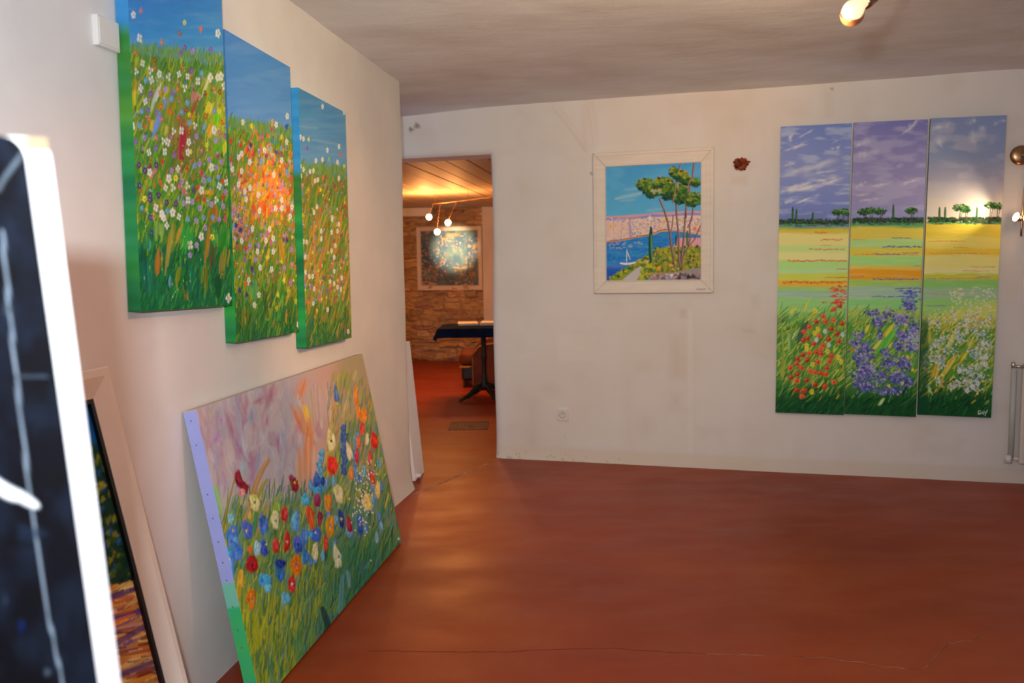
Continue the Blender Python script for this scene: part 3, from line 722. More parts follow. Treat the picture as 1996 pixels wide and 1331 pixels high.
def paint_meadow_c(A):
    gy = lambda X: 326 + (np.asarray(X) - 580) * 0.08
    G = [(125, 140, 35), (160, 145, 40), (75, 120, 40), (175, 130, 40), (90, 140, 50), (140, 100, 40), (105, 125, 35)]
    LG = [(40, 90, 45), (60, 110, 45), (90, 115, 40), (35, 75, 45), (105, 115, 40), (40, 95, 70)]
    meadow(A, [(170, (74, 124, 152)), (240, (84, 134, 165)), (320, (100, 142, 168))], gy, 520, 600, G, LG, 1700, 81, lean=.22)
    R = A.rng
    for x0, y0, x1, y1, w, c in ((585, 246, 618, 250, 6, (135, 155, 165)), (610, 272, 660, 282, 7, (130, 155, 170))): A.stroke(x0, y0, x1, y1, w, c, a=.5, soft=.9)
    for _ in range(130):
        x = R.uniform(585, 680); y = R.uniform(440, 600); A.stroke(x, y, x + R.uniform(3, 9), y - R.uniform(18, 42), R.uniform(2, 3.5), R.choice([(205, 150, 50), (195, 130, 50), (170, 150, 40), (190, 110, 60), (110, 140, 40)]), .7)
    scatter(A, 260, (580, 682, 345, 590), [RED, ORG, PNK, LIL, BLU, YEL, (150, 50, 55), (205, 150, 130), (110, 80, 120)], 1.8, 3.2)
    k5, o5 = 4.93, (560, 160); k6, o6 = 4.93, (560, 420)
    for x, y in sc([(338, 235), (125, 530), (155, 545), (385, 655), (497, 620), (275, 755), (338, 745), (482, 770), (125, 810), (155, 840), (128, 905), (265, 950), (293, 940), (250, 850), (495, 925), (285, 1200), (255, 1250), (432, 1300), (545, 290), (218, 860)], k5, *o5) + sc([(430, 40), (495, 85), (482, 150), (425, 160), (325, 150), (325, 225), (155, 250), (185, 255), (425, 340), (450, 400), (172, 400), (175, 545), (210, 585), (243, 585), (450, 535), (410, 635), (450, 655), (522, 600), (482, 690), (515, 710), (258, 705), (250, 845), (388, 905), (585, 1115), (462, 290), (105, 1055)], k6, *o6):
        A.flower(x, y, 5.6, WHITE, (225, 180, 100), ax=.5)
    for x, y, c in ((205, 550, YEL), (190, 635, (150, 70, 140)), (512, 695, (215, 90, 50)), (400, 740, (150, 170, 60)), (145, 990, (210, 120, 150)), (190, 890, LIL), (345, 920, (230, 100, 60)), (520, 980, (200, 70, 75)), (545, 810, (190, 200, 60)), (320, 1035, (230, 190, 50)), (455, 1000, (150, 60, 50)), (365, 1140, (170, 60, 50)), (320, 1240, (205, 80, 70)), (510, 1260, (200, 100, 60)), (545, 1200, (190, 60, 60)), (150, 1280, (200, 180, 40))):
        A.dab(o5[0] + x / k5, o5[1] + y / k5, 2.4, 4.6, c)
    for x, y, c in ((520, 440, (235, 110, 60)), (315, 480, (225, 80, 40)), (390, 585, (220, 90, 50)), (270, 550, (215, 120, 90)), (235, 690, PURP), (315, 745, LIL), (310, 790, (200, 90, 130)), (425, 700, (205, 65, 45)), (285, 915, (200, 180, 30)), (450, 240, (160, 60, 50)), (520, 190, (160, 60, 80)), (500, 350, (190, 60, 50)), (345, 600, (110, 80, 110)), (430, 490, (190, 100, 110)), (465, 850, (120, 110, 40)), (385, 720, PURP), (175, 670, LIL), (200, 840, (220, 120, 70))):
        A.dab(o6[0] + x / k6, o6[1] + y / k6, 2.5, 4.8, c)

def meadow_edge(z_sky, z_mid, blue, green, daisies=()):
    def f(x, z, i):
        r = 7 * math.sin(z * 37) * math.sin(z * 91 + 2); f = .5 + .5 * math.sin(z * 29 + 1) * math.sin(z * 13)
        def mx(p, q, t): return tuple(u + (v - u) * t for u, v in zip(p, q))
        lo = mx(green, (34, 112, 70), f); mi = mx((84, 140, 50), (48, 120, 60), f)
        c = mx(lo, mi, min(1, max(0, (z - z_mid) / .12 + .5))); c = mx(c, blue, min(1, max(0, (z - z_sky) / .04 + .5)))
        return tuple(max(0, min(255, v + r)) for v in c)
    return f

PA = (2.8020, 1.9162, 0.5606, -1.166)
GM = 'three canvases of the flower meadow on the left wall'
mA = wall_matrix(lw, LD, PA[0] + 1.2 / 2 * math.sin(math.radians(PA[3])), PA[1] - 0.6, tilt=math.radians(PA[3]))
canvas_thing('meadow_painting', 'meadow canvas with a teal sky, nearest and highest of the three on the left wall', 'painting',
             mA, PA[2], 1.17, 0.04, 250, 760, E_LEFT, paint_meadow_a, meadow_edge(0.80, 0.50, (66, 140, 192), (50, 140, 66)), GM, seed=3)
mB = wall_matrix(lw, LD, 3.377 + 1.091 / 2 * math.sin(math.radians(-.711)), 1.718 - 1.091 / 2, tilt=math.radians(-.711))
canvas_thing('meadow_painting', 'meadow canvas with orange lamplight painted in, middle of the three on the left wall', 'painting',
             mB, 0.563, 1.091, 0.04, 230, 700, E_LEFT, paint_meadow_b, meadow_edge(0.74, 0.5, (80, 130, 180), (50, 160, 60)), GM, seed=4)
mC = wall_matrix(lw, LD, 4.019 + 1.098 / 2 * math.sin(math.radians(-.618)), 1.639 - 1.098 / 2, tilt=math.radians(-.618))
canvas_thing('meadow_painting', 'meadow canvas farthest and lowest of the three on the left wall', 'painting',
             mC, 0.584, 1.098, 0.045, 200, 640, E_LEFT, paint_meadow_c, meadow_edge(0.74, 0.6, (60, 150, 205), (45, 165, 80)), GM, seed=5)

# ---------- large canvas leaning against the left wall
fBR = on_floor((782.7, 1055), 0.008); fBL = on_floor((510, 1374), 0.008)
bd = fBR - fBL; bd[2] = 0; bwid = np.linalg.norm(bd); bdn = bd / bwid
LEAN = math.radians(10.5); TC = 0.045
nin = np.array([-bdn[1], bdn[0], 0])         # towards the wall
zl = ZUP * math.cos(LEAN) + nin * math.sin(LEAN)
yl = np.cross(zl, bdn)
org = (fBR + fBL) / 2 + yl * TC
org[2] = 0.0005
mL = frame_matrix(org, bdn, zl)
LH = 1.0
def paint_big(A):
    A.c[...] = A.C((190, 160, 148))
    R = A.rng; k, ox, oy = 2.0766, 330, 690
    Q = lambda x, y: (ox + x / k, oy + y / k)
    n1 = A.noise(20, 60, 5); n2 = A.noise(14, 45, 6); n3 = A.noise(30, 80, 8); n4 = A.noise(18, 50, 12)
    px = (A.X - ox) * k; py = (A.Y - oy) * k
    mid = np.clip(1 - np.abs(px - 330) / 260, 0, 1) * np.clip((620 - py) / 200, 0, 1)
    A.fill(np.clip((n1 - .42) * 5, 0, 1) * mid, (150, 140, 150), .8)
    A.fill(np.clip((n2 - .5) * 6, 0, 1) * mid, (170, 110, 125), .7)
    A.fill(np.clip((n4 - .56) * 6, 0, 1) * mid, (200, 178, 165), .7)
    A.fill(np.clip((px - 520) / 100, 0, 1) * np.clip((n3 - .3) * 4, 0, 1), (200, 140, 110), .6)
    A.fill(np.clip((px - 640 + (py - 100) * .1) / 60, 0, 1), (158, 138, 88), .75)
    for _ in range(230):
        x = R.uniform(100, 620); y = R.uniform(120, 560); c = R.choice([(150, 145, 158), (175, 105, 120), (205, 185, 175), (160, 120, 135), (185, 150, 140), (150, 150, 145), (195, 160, 140)])
        A.stroke(*Q(x, y), *Q(x + R.uniform(-12, 30), y + R.uniform(40, 110)), R.uniform(4, 10), c, a=.35, bend=R.uniform(-6, 6), soft=.9)
    for x, y, w, h, c, an in ((410, 170, 20, 60, (170, 80, 95), .3), (360, 190, 14, 25, (185, 85, 95), 1), (250, 300, 16, 60, (165, 90, 110), -.25), (190, 340, 12, 30, (175, 110, 165), .4), (290, 400, 14, 60, (160, 85, 125), -.4), (395, 270, 8, 25, (180, 80, 120), .1), (440, 360, 7, 45, (175, 60, 120), 0), (455, 330, 8, 30, (140, 145, 175), 0), (210, 270, 6, 14, (190, 90, 170), 0), (525, 290, 14, 34, (185, 95, 120), .2), (600, 280, 9, 25, (180, 110, 150), .2), (375, 340, 16, 30, (195, 185, 175), .3), (170, 235, 7, 30, (165, 175, 120), 0), (330, 250, 12, 50, (130, 140, 150), .2), (300, 460, 22, 50, (160, 170, 160), 0), (330, 500, 14, 36, (170, 120, 140), .1)):
        A.dab(*Q(x, y), w / k, h / k, c, .7, ang=an, soft=.9, relief=.1)
    for x0, y0, x1, y1, w, c, b in ((545, 95, 515, 190, 22, (215, 130, 75), 0), (520, 190, 570, 330, 26, (220, 125, 55), 4), (575, 230, 560, 480, 20, (215, 130, 80), 0), (550, 330, 545, 570, 40, (220, 145, 95), 0), (545, 200, 560, 270, 14, (215, 175, 45), 3), (690, 60, 650, 300, 16, (205, 150, 60), 0), (715, 60, 700, 130, 30, (170, 155, 70), 0), (660, 250, 630, 520, 18, (190, 160, 60), 0), (750, 60, 700, 240, 34, (178, 150, 105), 0), (600, 130, 610, 330, 40, (200, 160, 140), 0)):
        A.smear(*Q(x0, y0), *Q(x1, y1), w / k * 1.7, c, a=.55)
    A.stroke(*Q(185, 540), *Q(205, 650), 34 / k, (130, 180, 95), .75, soft=.8)
    # meadow bank
    bank = np.interp(px, (180, 230, 300, 400, 470, 560, 640, 700, 760, 860), (760, 620, 600, 590, 560, 560, 470, 330, 230, 180))
    A.fill(np.clip((py - bank + 60 * (n2 - .5)) / 40, 0, 1), (110, 130, 88), .95)
    A.fill(np.clip((py - 640 - (px - 500) * .1) / 120, 0, 1), (118, 138, 55), .8)
    dk = np.clip((px - 560) / 200, 0, 1) * np.clip((py - 700) / 120, 0, 1) + np.clip((py - (1330 - (px - 330) * .72)) / 180, 0, 1) * .8
    A.fill(np.clip(dk, 0, 1), (40, 105, 68), .9)
    A.fill(np.clip((py - 960) / 60, 0, 1) * np.clip((470 - px) / 90, 0, 1) * np.clip((n1 - .1) * 4, 0, 1), (178, 160, 36), .85)
    cols = [(165, 155, 45), (105, 130, 50), (70, 118, 84), (190, 170, 45), (70, 108, 60), (96, 135, 118), (150, 148, 36), (60, 95, 60)]
    cold = [(35, 95, 65), (55, 125, 80), (120, 140, 50), (25, 80, 60), (70, 130, 100), (95, 130, 45), (80, 110, 120)]
    for _ in range(2600):
        x = R.uniform(190, 960); b = float(np.interp(x, (180, 230, 300, 400, 470, 560, 640, 700, 760, 860), (760, 620, 600, 590, 560, 560, 470, 330, 230, 180)))
        y = R.uniform(b - 10, 1380 - max(0, (x - 400)) * .9)
        c = R.choice(cold if (x > 620 and y > 640) or y > 1330 - (x - 330) * .75 - 60 else cols)
        A.stroke(*Q(x, y), *Q(x + R.uniform(-2, 22), y - R.uniform(25, 85)), R.uniform(1.5, 4), A.jit(c, 14), a=R.uniform(.45, .85), bend=R.uniform(-2, 2), taper=.8, relief=.4)
    for x0, y0, x1, y1, w, c, b in ((330, 620, 400, 430, 22, (190, 130, 60), -6), (355, 590, 395, 510, 18, (165, 140, 50), -3), (200, 800, 265, 500, 9, (150, 130, 40), -2), (350, 740, 405, 605, 10, (195, 140, 60), -3), (300, 690, 335, 610, 12, (200, 130, 85), -2), (420, 650, 450, 560, 12, (160, 165, 50), -3), (345, 720, 350, 640, 12, (60, 130, 80), 0), (270, 1090, 290, 880, 26, (205, 150, 35), 0), (210, 820, 215, 740, 14, (225, 120, 50), 0), (310, 1050, 320, 1250, 40, (180, 165, 30), 0), (350, 1060, 370, 1230, 26, (165, 155, 35), 0), (620, 1030, 650, 1120, 26, (20, 60, 65), 0), (700, 900, 690, 1050, 20, (95, 140, 130), 0), (720, 880, 730, 940, 14, (110, 150, 155), 0), (250, 930, 300, 1060, 20, (190, 150, 50), 0)):
        A.stroke(*Q(x0, y0), *Q(x1, y1), w / k, c, a=.85, bend=b)
    for _ in range(420):
        x = R.uniform(240, 520); y = R.uniform(1000, 1340)
        A.stroke(*Q(x, y), *Q(x + R.uniform(-4, 14), y - R.uniform(30, 90)), R.uniform(2, 4.5), A.jit(R.choice([(185, 168, 36), (165, 150, 36), (90, 120, 50), (150, 150, 40), (60, 110, 60)]), 12), .6, taper=.8)
    for _ in range(260):
        x = R.uniform(640, 830); y = R.uniform(130, 520)
        A.stroke(*Q(x, y), *Q(x + R.uniform(-4, 16), y - R.uniform(20, 70)), R.uniform(1.5, 3.6), A.jit(R.choice([(150, 145, 60), (110, 130, 70), (175, 150, 60), (100, 130, 120), (190, 130, 70), (90, 115, 100)]), 12), .6, taper=.8)
    def blob(x, y, rx, ry, c, an=0, n=3, ctr=None):
        A.dab(*Q(x, y), rx * .95 / k, ry * .95 / k, c, .97, ang=an, soft=.3, relief=.8, wob=.10)
        for i in range(n + 1):
            t = i * 2 * PI / n + R.random() * 2; A.dab(*Q(x + rx * .42 * math.cos(t), y + ry * .5 * math.sin(t)), rx * .5 / k, ry * .42 / k, A.jit(c, 26), .9, ang=an + R.uniform(-.5, .5), soft=.5, relief=1, wob=.15)
        for i in range(2):
            A.stroke(*Q(x + R.uniform(-rx, rx) * .4, y + ry * .4), *Q(x + R.uniform(-rx, rx) * .5, y - ry * .5), 1.3, tuple(min(255, v + 35) for v in c), .6)
        if ctr: A.dab(*Q(x, y), rx * .28 / k, ry * .2 / k, ctr, .95)
    OR = (235, 115, 25); OR2 = (228, 80, 30); DR = (140, 22, 35); RD = (205, 48, 38); CRM = (225, 195, 130); BL = (68, 110, 175); CY = (75, 150, 190); DB = (38, 60, 125)
    for x in range(30):
        xx = R.uniform(560, 860); yy = R.uniform(500, 860) - (xx - 560) * .3
        blob(xx, yy, 9, 26, R.choice([(95, 130, 165), (80, 115, 150), (110, 150, 170)]), n=2)
    for y in range(300, 480, 22): blob(705 + R.uniform(-6, 6), y, 13, 18, (60, 85, 135), n=2); blob(755 + R.uniform(-8, 8), y + 30, 10, 18, (95, 125, 155), n=2)
    for y in range(400, 560, 24): blob(610 + R.uniform(-8, 8), y, 14, 18, (95, 145, 165), n=2)
    for a in ((280, 505, 17, 40, DR, -.3), (300, 540, 20, 28, DR, -.6), (292, 560, 18, 16, (225, 130, 115), 0), (495, 510, 10, 30, (150, 50, 80), -.3), (506, 530, 17, 32, DR, -.2), (345, 600, 20, 38, (228, 200, 115), -.3), (428, 670, 18, 42, CRM, 0), (465, 648, 16, 35, RD, 0), (475, 760, 15, 48, RD, 0), (430, 775, 15, 35, RD, 0), (333, 850, 27, 42, (165, 28, 28), 0), (325, 790, 12, 16, (225, 95, 35), 0),
              (255, 725, 26, 34, BL, .3), (258, 760, 24, 26, (90, 130, 185), 0), (315, 710, 22, 42, (70, 90, 165), -.3), (380, 690, 22, 45, (75, 105, 160), 0), (270, 800, 28, 42, BL, 0), (245, 870, 22, 48, (80, 130, 185), 0), (235, 810, 16, 26, CY, 0), (380, 785, 18, 38, (70, 95, 170), -.2), (355, 785, 14, 34, (175, 195, 190), 0), (448, 850, 24, 24, DB, 0), (450, 890, 18, 34, (55, 95, 150), 0), (512, 855, 24, 46, OR, 0), (495, 930, 17, 40, RD, 0), (385, 915, 28, 28, CY, .5), (398, 945, 16, 22, (100, 165, 195), 0), (330, 990, 18, 48, OR, 0), (290, 910, 12, 40, (205, 145, 40), 0),
              (590, 800, 14, 40, CRM, 0), (678, 820, 16, 52, (225, 205, 150), -.2), (632, 765, 10, 36, RD, 0), (590, 730, 28, 30, (60, 95, 165), 0), (570, 730, 10, 20, (70, 140, 190), 0), (608, 665, 12, 34, (140, 30, 55), 0), (598, 590, 15, 34, (150, 35, 70), 0), (570, 660, 16, 54, OR2, -.2), (642, 600, 15, 40, OR, 0), (650, 695, 18, 50, (240, 140, 20), 0), (685, 565, 20, 42, CRM, -.2), (658, 450, 24, 42, (225, 45, 25), 0), (655, 350, 18, 46, CRM, -.1), (727, 395, 12, 40, (225, 190, 140), -.2), (600, 540, 26, 26, CY, 0), (595, 510, 16, 34, (50, 80, 140), 0),
              (620, 515, 10, 20, DB, 0), (695, 665, 12, 44, DB, -.2), (727, 690, 12, 38, (170, 35, 55), -.2), (770, 690, 13, 48, (50, 80, 150), -.1), (755, 170, 9, 44, OR, -.1), (785, 250, 19, 30, OR, 0), (765, 235, 9, 30, OR, 0), (780, 302, 12, 28, (215, 60, 45), 0), (828, 350, 15, 42, (215, 40, 25), -.1), (765, 355, 10, 30, (235, 100, 40), 0), (758, 412, 9, 36, (205, 55, 50), 0), (812, 420, 9, 36, (200, 60, 50), 0), (820, 500, 12, 36, (205, 55, 35), -.3), (800, 600, 20, 38, (235, 185, 85), -.2), (843, 550, 12, 36, (228, 180, 90), 0), (735, 485, 10, 32, (230, 120, 40), 0), (675, 165, 11, 44, (75, 105, 145), -.15), (800, 345, 8, 28, (225, 195, 130), 0),
              (550, 590, 18, 26, (80, 160, 205), 0), (510, 680, 20, 44, (100, 155, 190), 0), (520, 770, 24, 40, (70, 90, 160), 0), (545, 740, 18, 40, (85, 125, 175), 0), (550, 820, 16, 36, (60, 110, 165), 0), (470, 990, 20, 30, (95, 150, 160), 0), (325, 655, 8, 20, (200, 160, 60), 0), (440, 620, 10, 24, (150, 160, 60), 0), (250, 665, 14, 24, (130, 175, 170), 0)):
        blob(*a)
    for x, y, c in ((512, 850, (60, 90, 150)), (506, 520, (225, 170, 40)), (650, 692, (120, 120, 150)), (310, 715, (230, 180, 40)), (335, 990, (120, 110, 80)), (240, 830, (235, 200, 60)), (392, 770, (235, 200, 80)), (255, 715, (220, 170, 60)), (520, 770, (50, 40, 100)), (590, 722, (210, 220, 230)), (695, 668, (230, 180, 50)), (345, 600, (90, 110, 60)), (430, 675, (120, 130, 90)), (655, 352, (60, 50, 30)), (685, 820, (110, 130, 120)), (642, 600, (190, 150, 90)), (475, 760, (230, 150, 120)), (495, 930, (240, 200, 190)), (770, 690, (170, 150, 90)), (680, 200, (200, 180, 60)), (333, 855, (90, 20, 40)), (448, 860, (20, 35, 80))):
        A.dab(*Q(x, y), 2.4, 3.4, c, .95)
    for _ in range(75):
        x = R.gauss(785, 22); y = R.gauss(600, 65); A.dab(*Q(x, y), 1.4, 2.2, (225, 215, 205), .9)
    for _ in range(30): A.dab(*Q(R.uniform(740, 850), R.uniform(430, 560)), 1.4, 2, (220, 215, 190), .85)
    A.dab(*Q(928, 748), 2.6, 3, (190, 210, 200), .9)
def big_edge(x, z, i):
    if z <= 0.002: return (60, 150, 60)
    if z >= LH - 0.002: return (190, 170, 150)
    if x > 0: return (140, 150, 120)
    f = 0.5 + 0.5 * math.sin(z * 23) * math.sin(z * 51 + 1)
    if z > 0.42: return tuple(a * (1 - f * .35) + b * f * .35 for a, b in zip((166, 166, 216), (150, 160, 212)))
    if z > 0.34: return (120, 190, 160)
    return tuple(a * (1 - f * .4) + b * f * .4 for a, b in zip((60, 178, 110), (90, 190, 80)))
TL_, AL_ = canvas_thing('flower_painting', 'large flower canvas with a lilac and green edge leaning against the left wall', 'painting', mL, bwid, LH, TC, 620, 440, E_LEFT, paint_big, big_edge, seed=9, relief=0.003)
bmn = bmesh.new()
tackm = pmat('tack_metal', (0.25, 0.22, 0.4), .4, metal=.6)
for z in (0.965, 0.885, 0.72, 0.64, 0.56, 0.49, 0.43, 0.34, 0.26, 0.2):
    bmn = bmesh.new(); lathe(bmn, [(0, 0.0015), (0.0025, 0.001), (0.003, 0)], 8, Matrix.Translation((-bwid / 2, -TC * .45, z)) @ Matrix.Rotation(-PI / 2, 4, 'Y')); obj('tack', bmn, tackm, TL_)

# ---------- harbour view in a whitewashed frame on the back wall
FT = math.radians(.234); FWd, FHt = 0.818, 0.972; FRT = 0.035
mF = wall_matrix(bw, BDIR, 1.026, 1.708 - FHt / 2, tilt=FT)
TF = thing('framed_painting', 'seaside pine tree painting in a wide whitewashed wooden frame on the back wall', 'painting', mat=mF)
# inner opening measured from the frame's corners
il, ir, it, ib = 0.088, 0.086, 0.098, 0.090
def mitred(bm, w, h, l, r_, t, b, d, profile):
    """four mitred mouldings with a stepped profile: profile = list of (fraction across from outer edge, depth)"""
    O = [(-w / 2, 0), (w / 2, 0), (w / 2, h), (-w / 2, h)]; I = [(-w / 2 + l, b), (w / 2 - r_, b), (w / 2 - r_, h - t), (-w / 2 + l, h - t)]
    rings = [[bm.verts.new((o[0], 0, o[1])) for o in O]]
    for f, y in profile: rings.append([bm.verts.new((o[0] + (i[0] - o[0]) * f, -y, o[1] + (i[1] - o[1]) * f)) for o, i in zip(O, I)])
    rings.append([bm.verts.new((i[0], 0, i[1])) for i in I])
    rings.append(rings[0])
    for a, b_ in zip(rings, rings[1:]):
        for q in range(4): bm.faces.new((a[q], a[(q + 1) % 4], b_[(q + 1) % 4], b_[q]))
    return I
bmF = bmesh.new()
I = mitred(bmF, FWd, FHt, il, ir, it, ib, FRT, [(0.0, FRT - .006), (0.03, FRT), (0.22, FRT), (0.25, FRT - .004), (0.88, FRT - .010), (0.93, FRT - .006), (0.97, FRT - .006), (1.0, FRT - .014)])
obj('frame', bmF, M['frame_white'], TF)
# fine mitre joints, thin darker lines across the moulding
jm = pmat('mitre_line', (0.42, 0.34, 0.27), .8, var=.1)
for (ox_, oz_), (ix_, iz_) in zip(((-FWd / 2, 0), (FWd / 2, 0), (FWd / 2, FHt), (-FWd / 2, FHt)), I):
    bmj = bmesh.new(); tube(bmj, [(ox_ * .985 + ix_ * .015, -FRT - .0002, oz_ * .985 + iz_ * .015), (ox_ * .75 + ix_ * .25, -FRT + .0002, oz_ * .75 + iz_ * .25), (ox_ * .04 + ix_ * .96, -FRT + .0075, oz_ * .04 + iz_ * .96)], 0.0011, 5); obj('mitre_joint', bmj, jm, TF)
pw, ph = FWd - il - ir, FHt - it - ib
def paint_harbour(A):
    k, ox, oy = 4.294, 1140, 280
    Q = lambda x, y: (ox + x / k, oy + y / k)
    px = (A.X - ox) * k; py = (A.Y - oy) * k; R = A.rng
    A.gradient([(oy + 140 / k, (66, 132, 176)), (oy + 400 / k, (78, 142, 178)), (oy + 600 / k, (84, 152, 186))])
    A.fill(np.clip((A.noise(30, 16, 2) - .45) * 4, 0, 1), (96, 156, 182), .45)
    A.fill(np.clip((A.noise(22, 12, 3) - .5) * 4, 0, 1) * np.clip((px - 480) / 200, 0, 1), (100, 145, 190), .4)
    for x0, y0, x1, y1, w, a in ((260, 460, 470, 415, 34, .5), (330, 390, 450, 370, 26, .25), (300, 480, 420, 470, 20, .3), (520, 560, 640, 545, 26, .3)): A.stroke(*Q(x0, y0), *Q(x1, y1), w / k, (168, 180, 172), a, soft=1)
    # far shore: hills, town
    ridge = np.interp(px, (170, 300, 400, 520, 560, 700, 850, 980), (606, 600, 590, 585, 575, 570, 560, 560))
    A.fill(np.clip((py - ridge) / 5, 0, 1), (196, 140, 140), 1)
    A.fill(np.clip((py - ridge - 18 - 6 * np.sin(px / 50)) / 6, 0, 1), (140, 120, 168), .95)
    A.fill(np.clip((py - ridge - 36) / 8, 0, 1), (215, 172, 152), 1)
    for _ in range(900):
        x = R.uniform(178, 980); y = R.uniform(622, 795)
        A.stroke(*Q(x, y), *Q(x + R.uniform(-10, 12), y + R.uniform(-16, 16)), R.uniform(1.2, 3), A.jit(R.choice([(215, 150, 130), (205, 125, 105), (222, 180, 150), (128, 108, 150), (205, 175, 165), (190, 145, 90), (160, 125, 150), (225, 190, 170), (150, 130, 165)]), 12), .75)
    A.fill(np.clip(np.minimum(px - 178, 385 - px) / 8, 0, 1) * np.clip(np.minimum(py - 650, 815 - py) / 14, 0, 1), (228, 165, 148), .55)
    for x in (240, 305, 360): A.stroke(*Q(x, 650), *Q(x, 800), 1.2, (200, 130, 120), .6)
    A.stroke(*Q(375, 640), *Q(380, 780), 4, (140, 120, 160), .7); A.stroke(*Q(385, 745), *Q(440, 770), 3, (120, 120, 165), .6)
    for x, y, c in ((215, 690, (215, 160, 80)), (680, 640, (220, 160, 60)), (920, 710, (228, 110, 85)), (950, 730, (228, 120, 90)), (545, 620, (230, 200, 160)), (800, 635, (190, 170, 110)), (740, 640, (205, 190, 140))): A.dab(*Q(x, y), 5, 4, c, .8)
    # bay
    shore = np.interp(px, (170, 350, 440, 520, 560, 640, 760, 860, 990), (828, 805, 785, 770, 768, 735, 730, 745, 770))
    A.fill(np.clip((py - shore + 14) / 4, 0, 1), (205, 140, 90), .9)
    A.fill(np.clip((py - shore) / 4, 0, 1), (40, 104, 168), 1)
    for x0, y0, x1, y1 in ((180, 822, 440, 782), (440, 776, 560, 760), (570, 752, 640, 722), (640, 722, 700, 716)): A.stroke(*Q(x0, y0), *Q(x1, y1), 2.4, (165, 85, 45), .85)
    A.fill(np.clip((py - 700) / 60, 0, 1) * np.clip((py - shore) / 4, 0, 1) * np.clip((A.noise(26, 6, 7) - .4) * 4, 0, 1), (52, 130, 172), .6)
    A.fill(np.clip((py - 1000) / 60, 0, 1), (36, 66, 150), .8)
    A.stroke(*Q(190, 1022), *Q(330, 1025), 7, (96, 110, 180), .6, soft=.9)
    for _ in range(150):
        x = R.uniform(185, 760); y = R.uniform(800, 1000); A.stroke(*Q(x, y), *Q(x + R.uniform(12, 40), y + R.uniform(-6, 4)), R.uniform(1, 2.2), R.choice([(70, 145, 185), (30, 85, 155), (50, 110, 180), (90, 150, 170)]), .5)
    for _ in range(26): A.dab(*Q(R.uniform(200, 480), R.uniform(818, 880)), 2.6, 1.6, (180, 150, 160), .55)
    # pink shore on the right, bank and path
    A.fill(np.clip((px - 735 - (860 - py) * .5) / 12, 0, 1) * np.clip((py - 785) / 6, 0, 1), (215, 140, 135), .95)
    bank = np.interp(px, (200, 300, 400, 500, 560, 600, 700, 980), (1145, 1085, 1030, 955, 930, 868, 865, 855))
    A.fill(np.clip((py - bank) / 6, 0, 1), (132, 132, 40), 1)
    pathL = np.interp(py, (960, 1050, 1140), (535, 420, 310)); pathR = np.interp(py, (960, 1050, 1140), (548, 510, 435))
    A.fill(np.clip(np.minimum(px - pathL, pathR - px) / 6, 0, 1) * np.clip((py - 965) / 6, 0, 1), (178, 158, 152), 1)
    A.fill(np.clip(np.minimum(px - 570, 615 - px) / 4, 0, 1) * np.clip(np.minimum(py - 895, 960 - py) / 4, 0, 1), (190, 165, 155), .9)
    rock = np.interp(px, (430, 560, 700, 850, 980), (1160, 1100, 1080, 1050, 1030))
    for _ in range(620):
        x = R.uniform(540, 985); b = float(np.interp(x, (540, 600, 980), (940, 865, 855))); y = R.uniform(b, 1110)
        A.dab(*Q(x, y), R.uniform(1.5, 4), R.uniform(1.5, 4), A.jit(R.choice([(155, 145, 35), (70, 100, 35), (120, 135, 45), (185, 145, 40), (45, 72, 38), (95, 118, 55), (140, 128, 30), (40, 60, 40), (175, 125, 60)]), 12), .8)
    for _ in range(150):
        t = R.random(); x = 215 + t * 320; y = 1130 - t * 185 + R.uniform(-14, 26)
        if x < float(np.interp(y, (960, 1140), (540, 318))): A.dab(*Q(x, y), 3, 2.6, A.jit(R.choice([(150, 150, 35), (55, 85, 35), (190, 140, 40), (100, 125, 40)]), 12), .9)
    for _ in range(80): x = R.uniform(455, 560); A.dab(*Q(x, R.uniform(1000, 1140)), 3.4, 3.4, A.jit(R.choice([(165, 160, 35), (70, 100, 35), (190, 160, 40)]), 12), .8) if x > 470 else None
    A.fill(np.clip((py - rock) / 8, 0, 1), (150, 125, 125), .85)
    for _ in range(170): A.dab(*Q(R.uniform(540, 985), R.uniform(1085, 1145)), R.uniform(2, 5), R.uniform(1.4, 3), A.jit(R.choice([(150, 120, 125), (190, 150, 140), (110, 80, 85), (175, 110, 90), (45, 50, 45), (130, 110, 140)]), 10), .7)
    for x, y, r_, c in ((725, 1102, 4, (235, 215, 190)), (870, 1115, 5, (30, 40, 40)), (620, 1040, 5, (230, 140, 40)), (720, 1020, 4, (225, 150, 50)), (790, 1120, 4, (40, 50, 55)), (905, 1110, 5, (40, 50, 45)), (520, 1130, 4, (60, 110, 60))): A.dab(*Q(x, y), r_, r_, c, .9)
    # boat
    A.stroke(*Q(300, 1000), *Q(420, 994), 4.5, (225, 215, 190), 1, bend=2); A.stroke(*Q(350, 990), *Q(352, 885), 1.6, (215, 205, 190), .95); A.stroke(*Q(354, 900), *Q(380, 970), 1.6, (215, 205, 190), .9)
    # cypress trees
    A.stroke(*Q(549, 990), *Q(553, 700), 8, (28, 62, 52), 1, taper=1); A.stroke(*Q(562, 960), *Q(556, 760), 4, (90, 140, 80), .8, taper=1)
    A.stroke(*Q(762, 850), *Q(765, 770), 4, (30, 70, 70), .9); A.stroke(*Q(856, 850), *Q(858, 735), 5, (60, 95, 45), .9)
    # pines: trunks
    TR = (120, 78, 70); TD = (85, 60, 62)
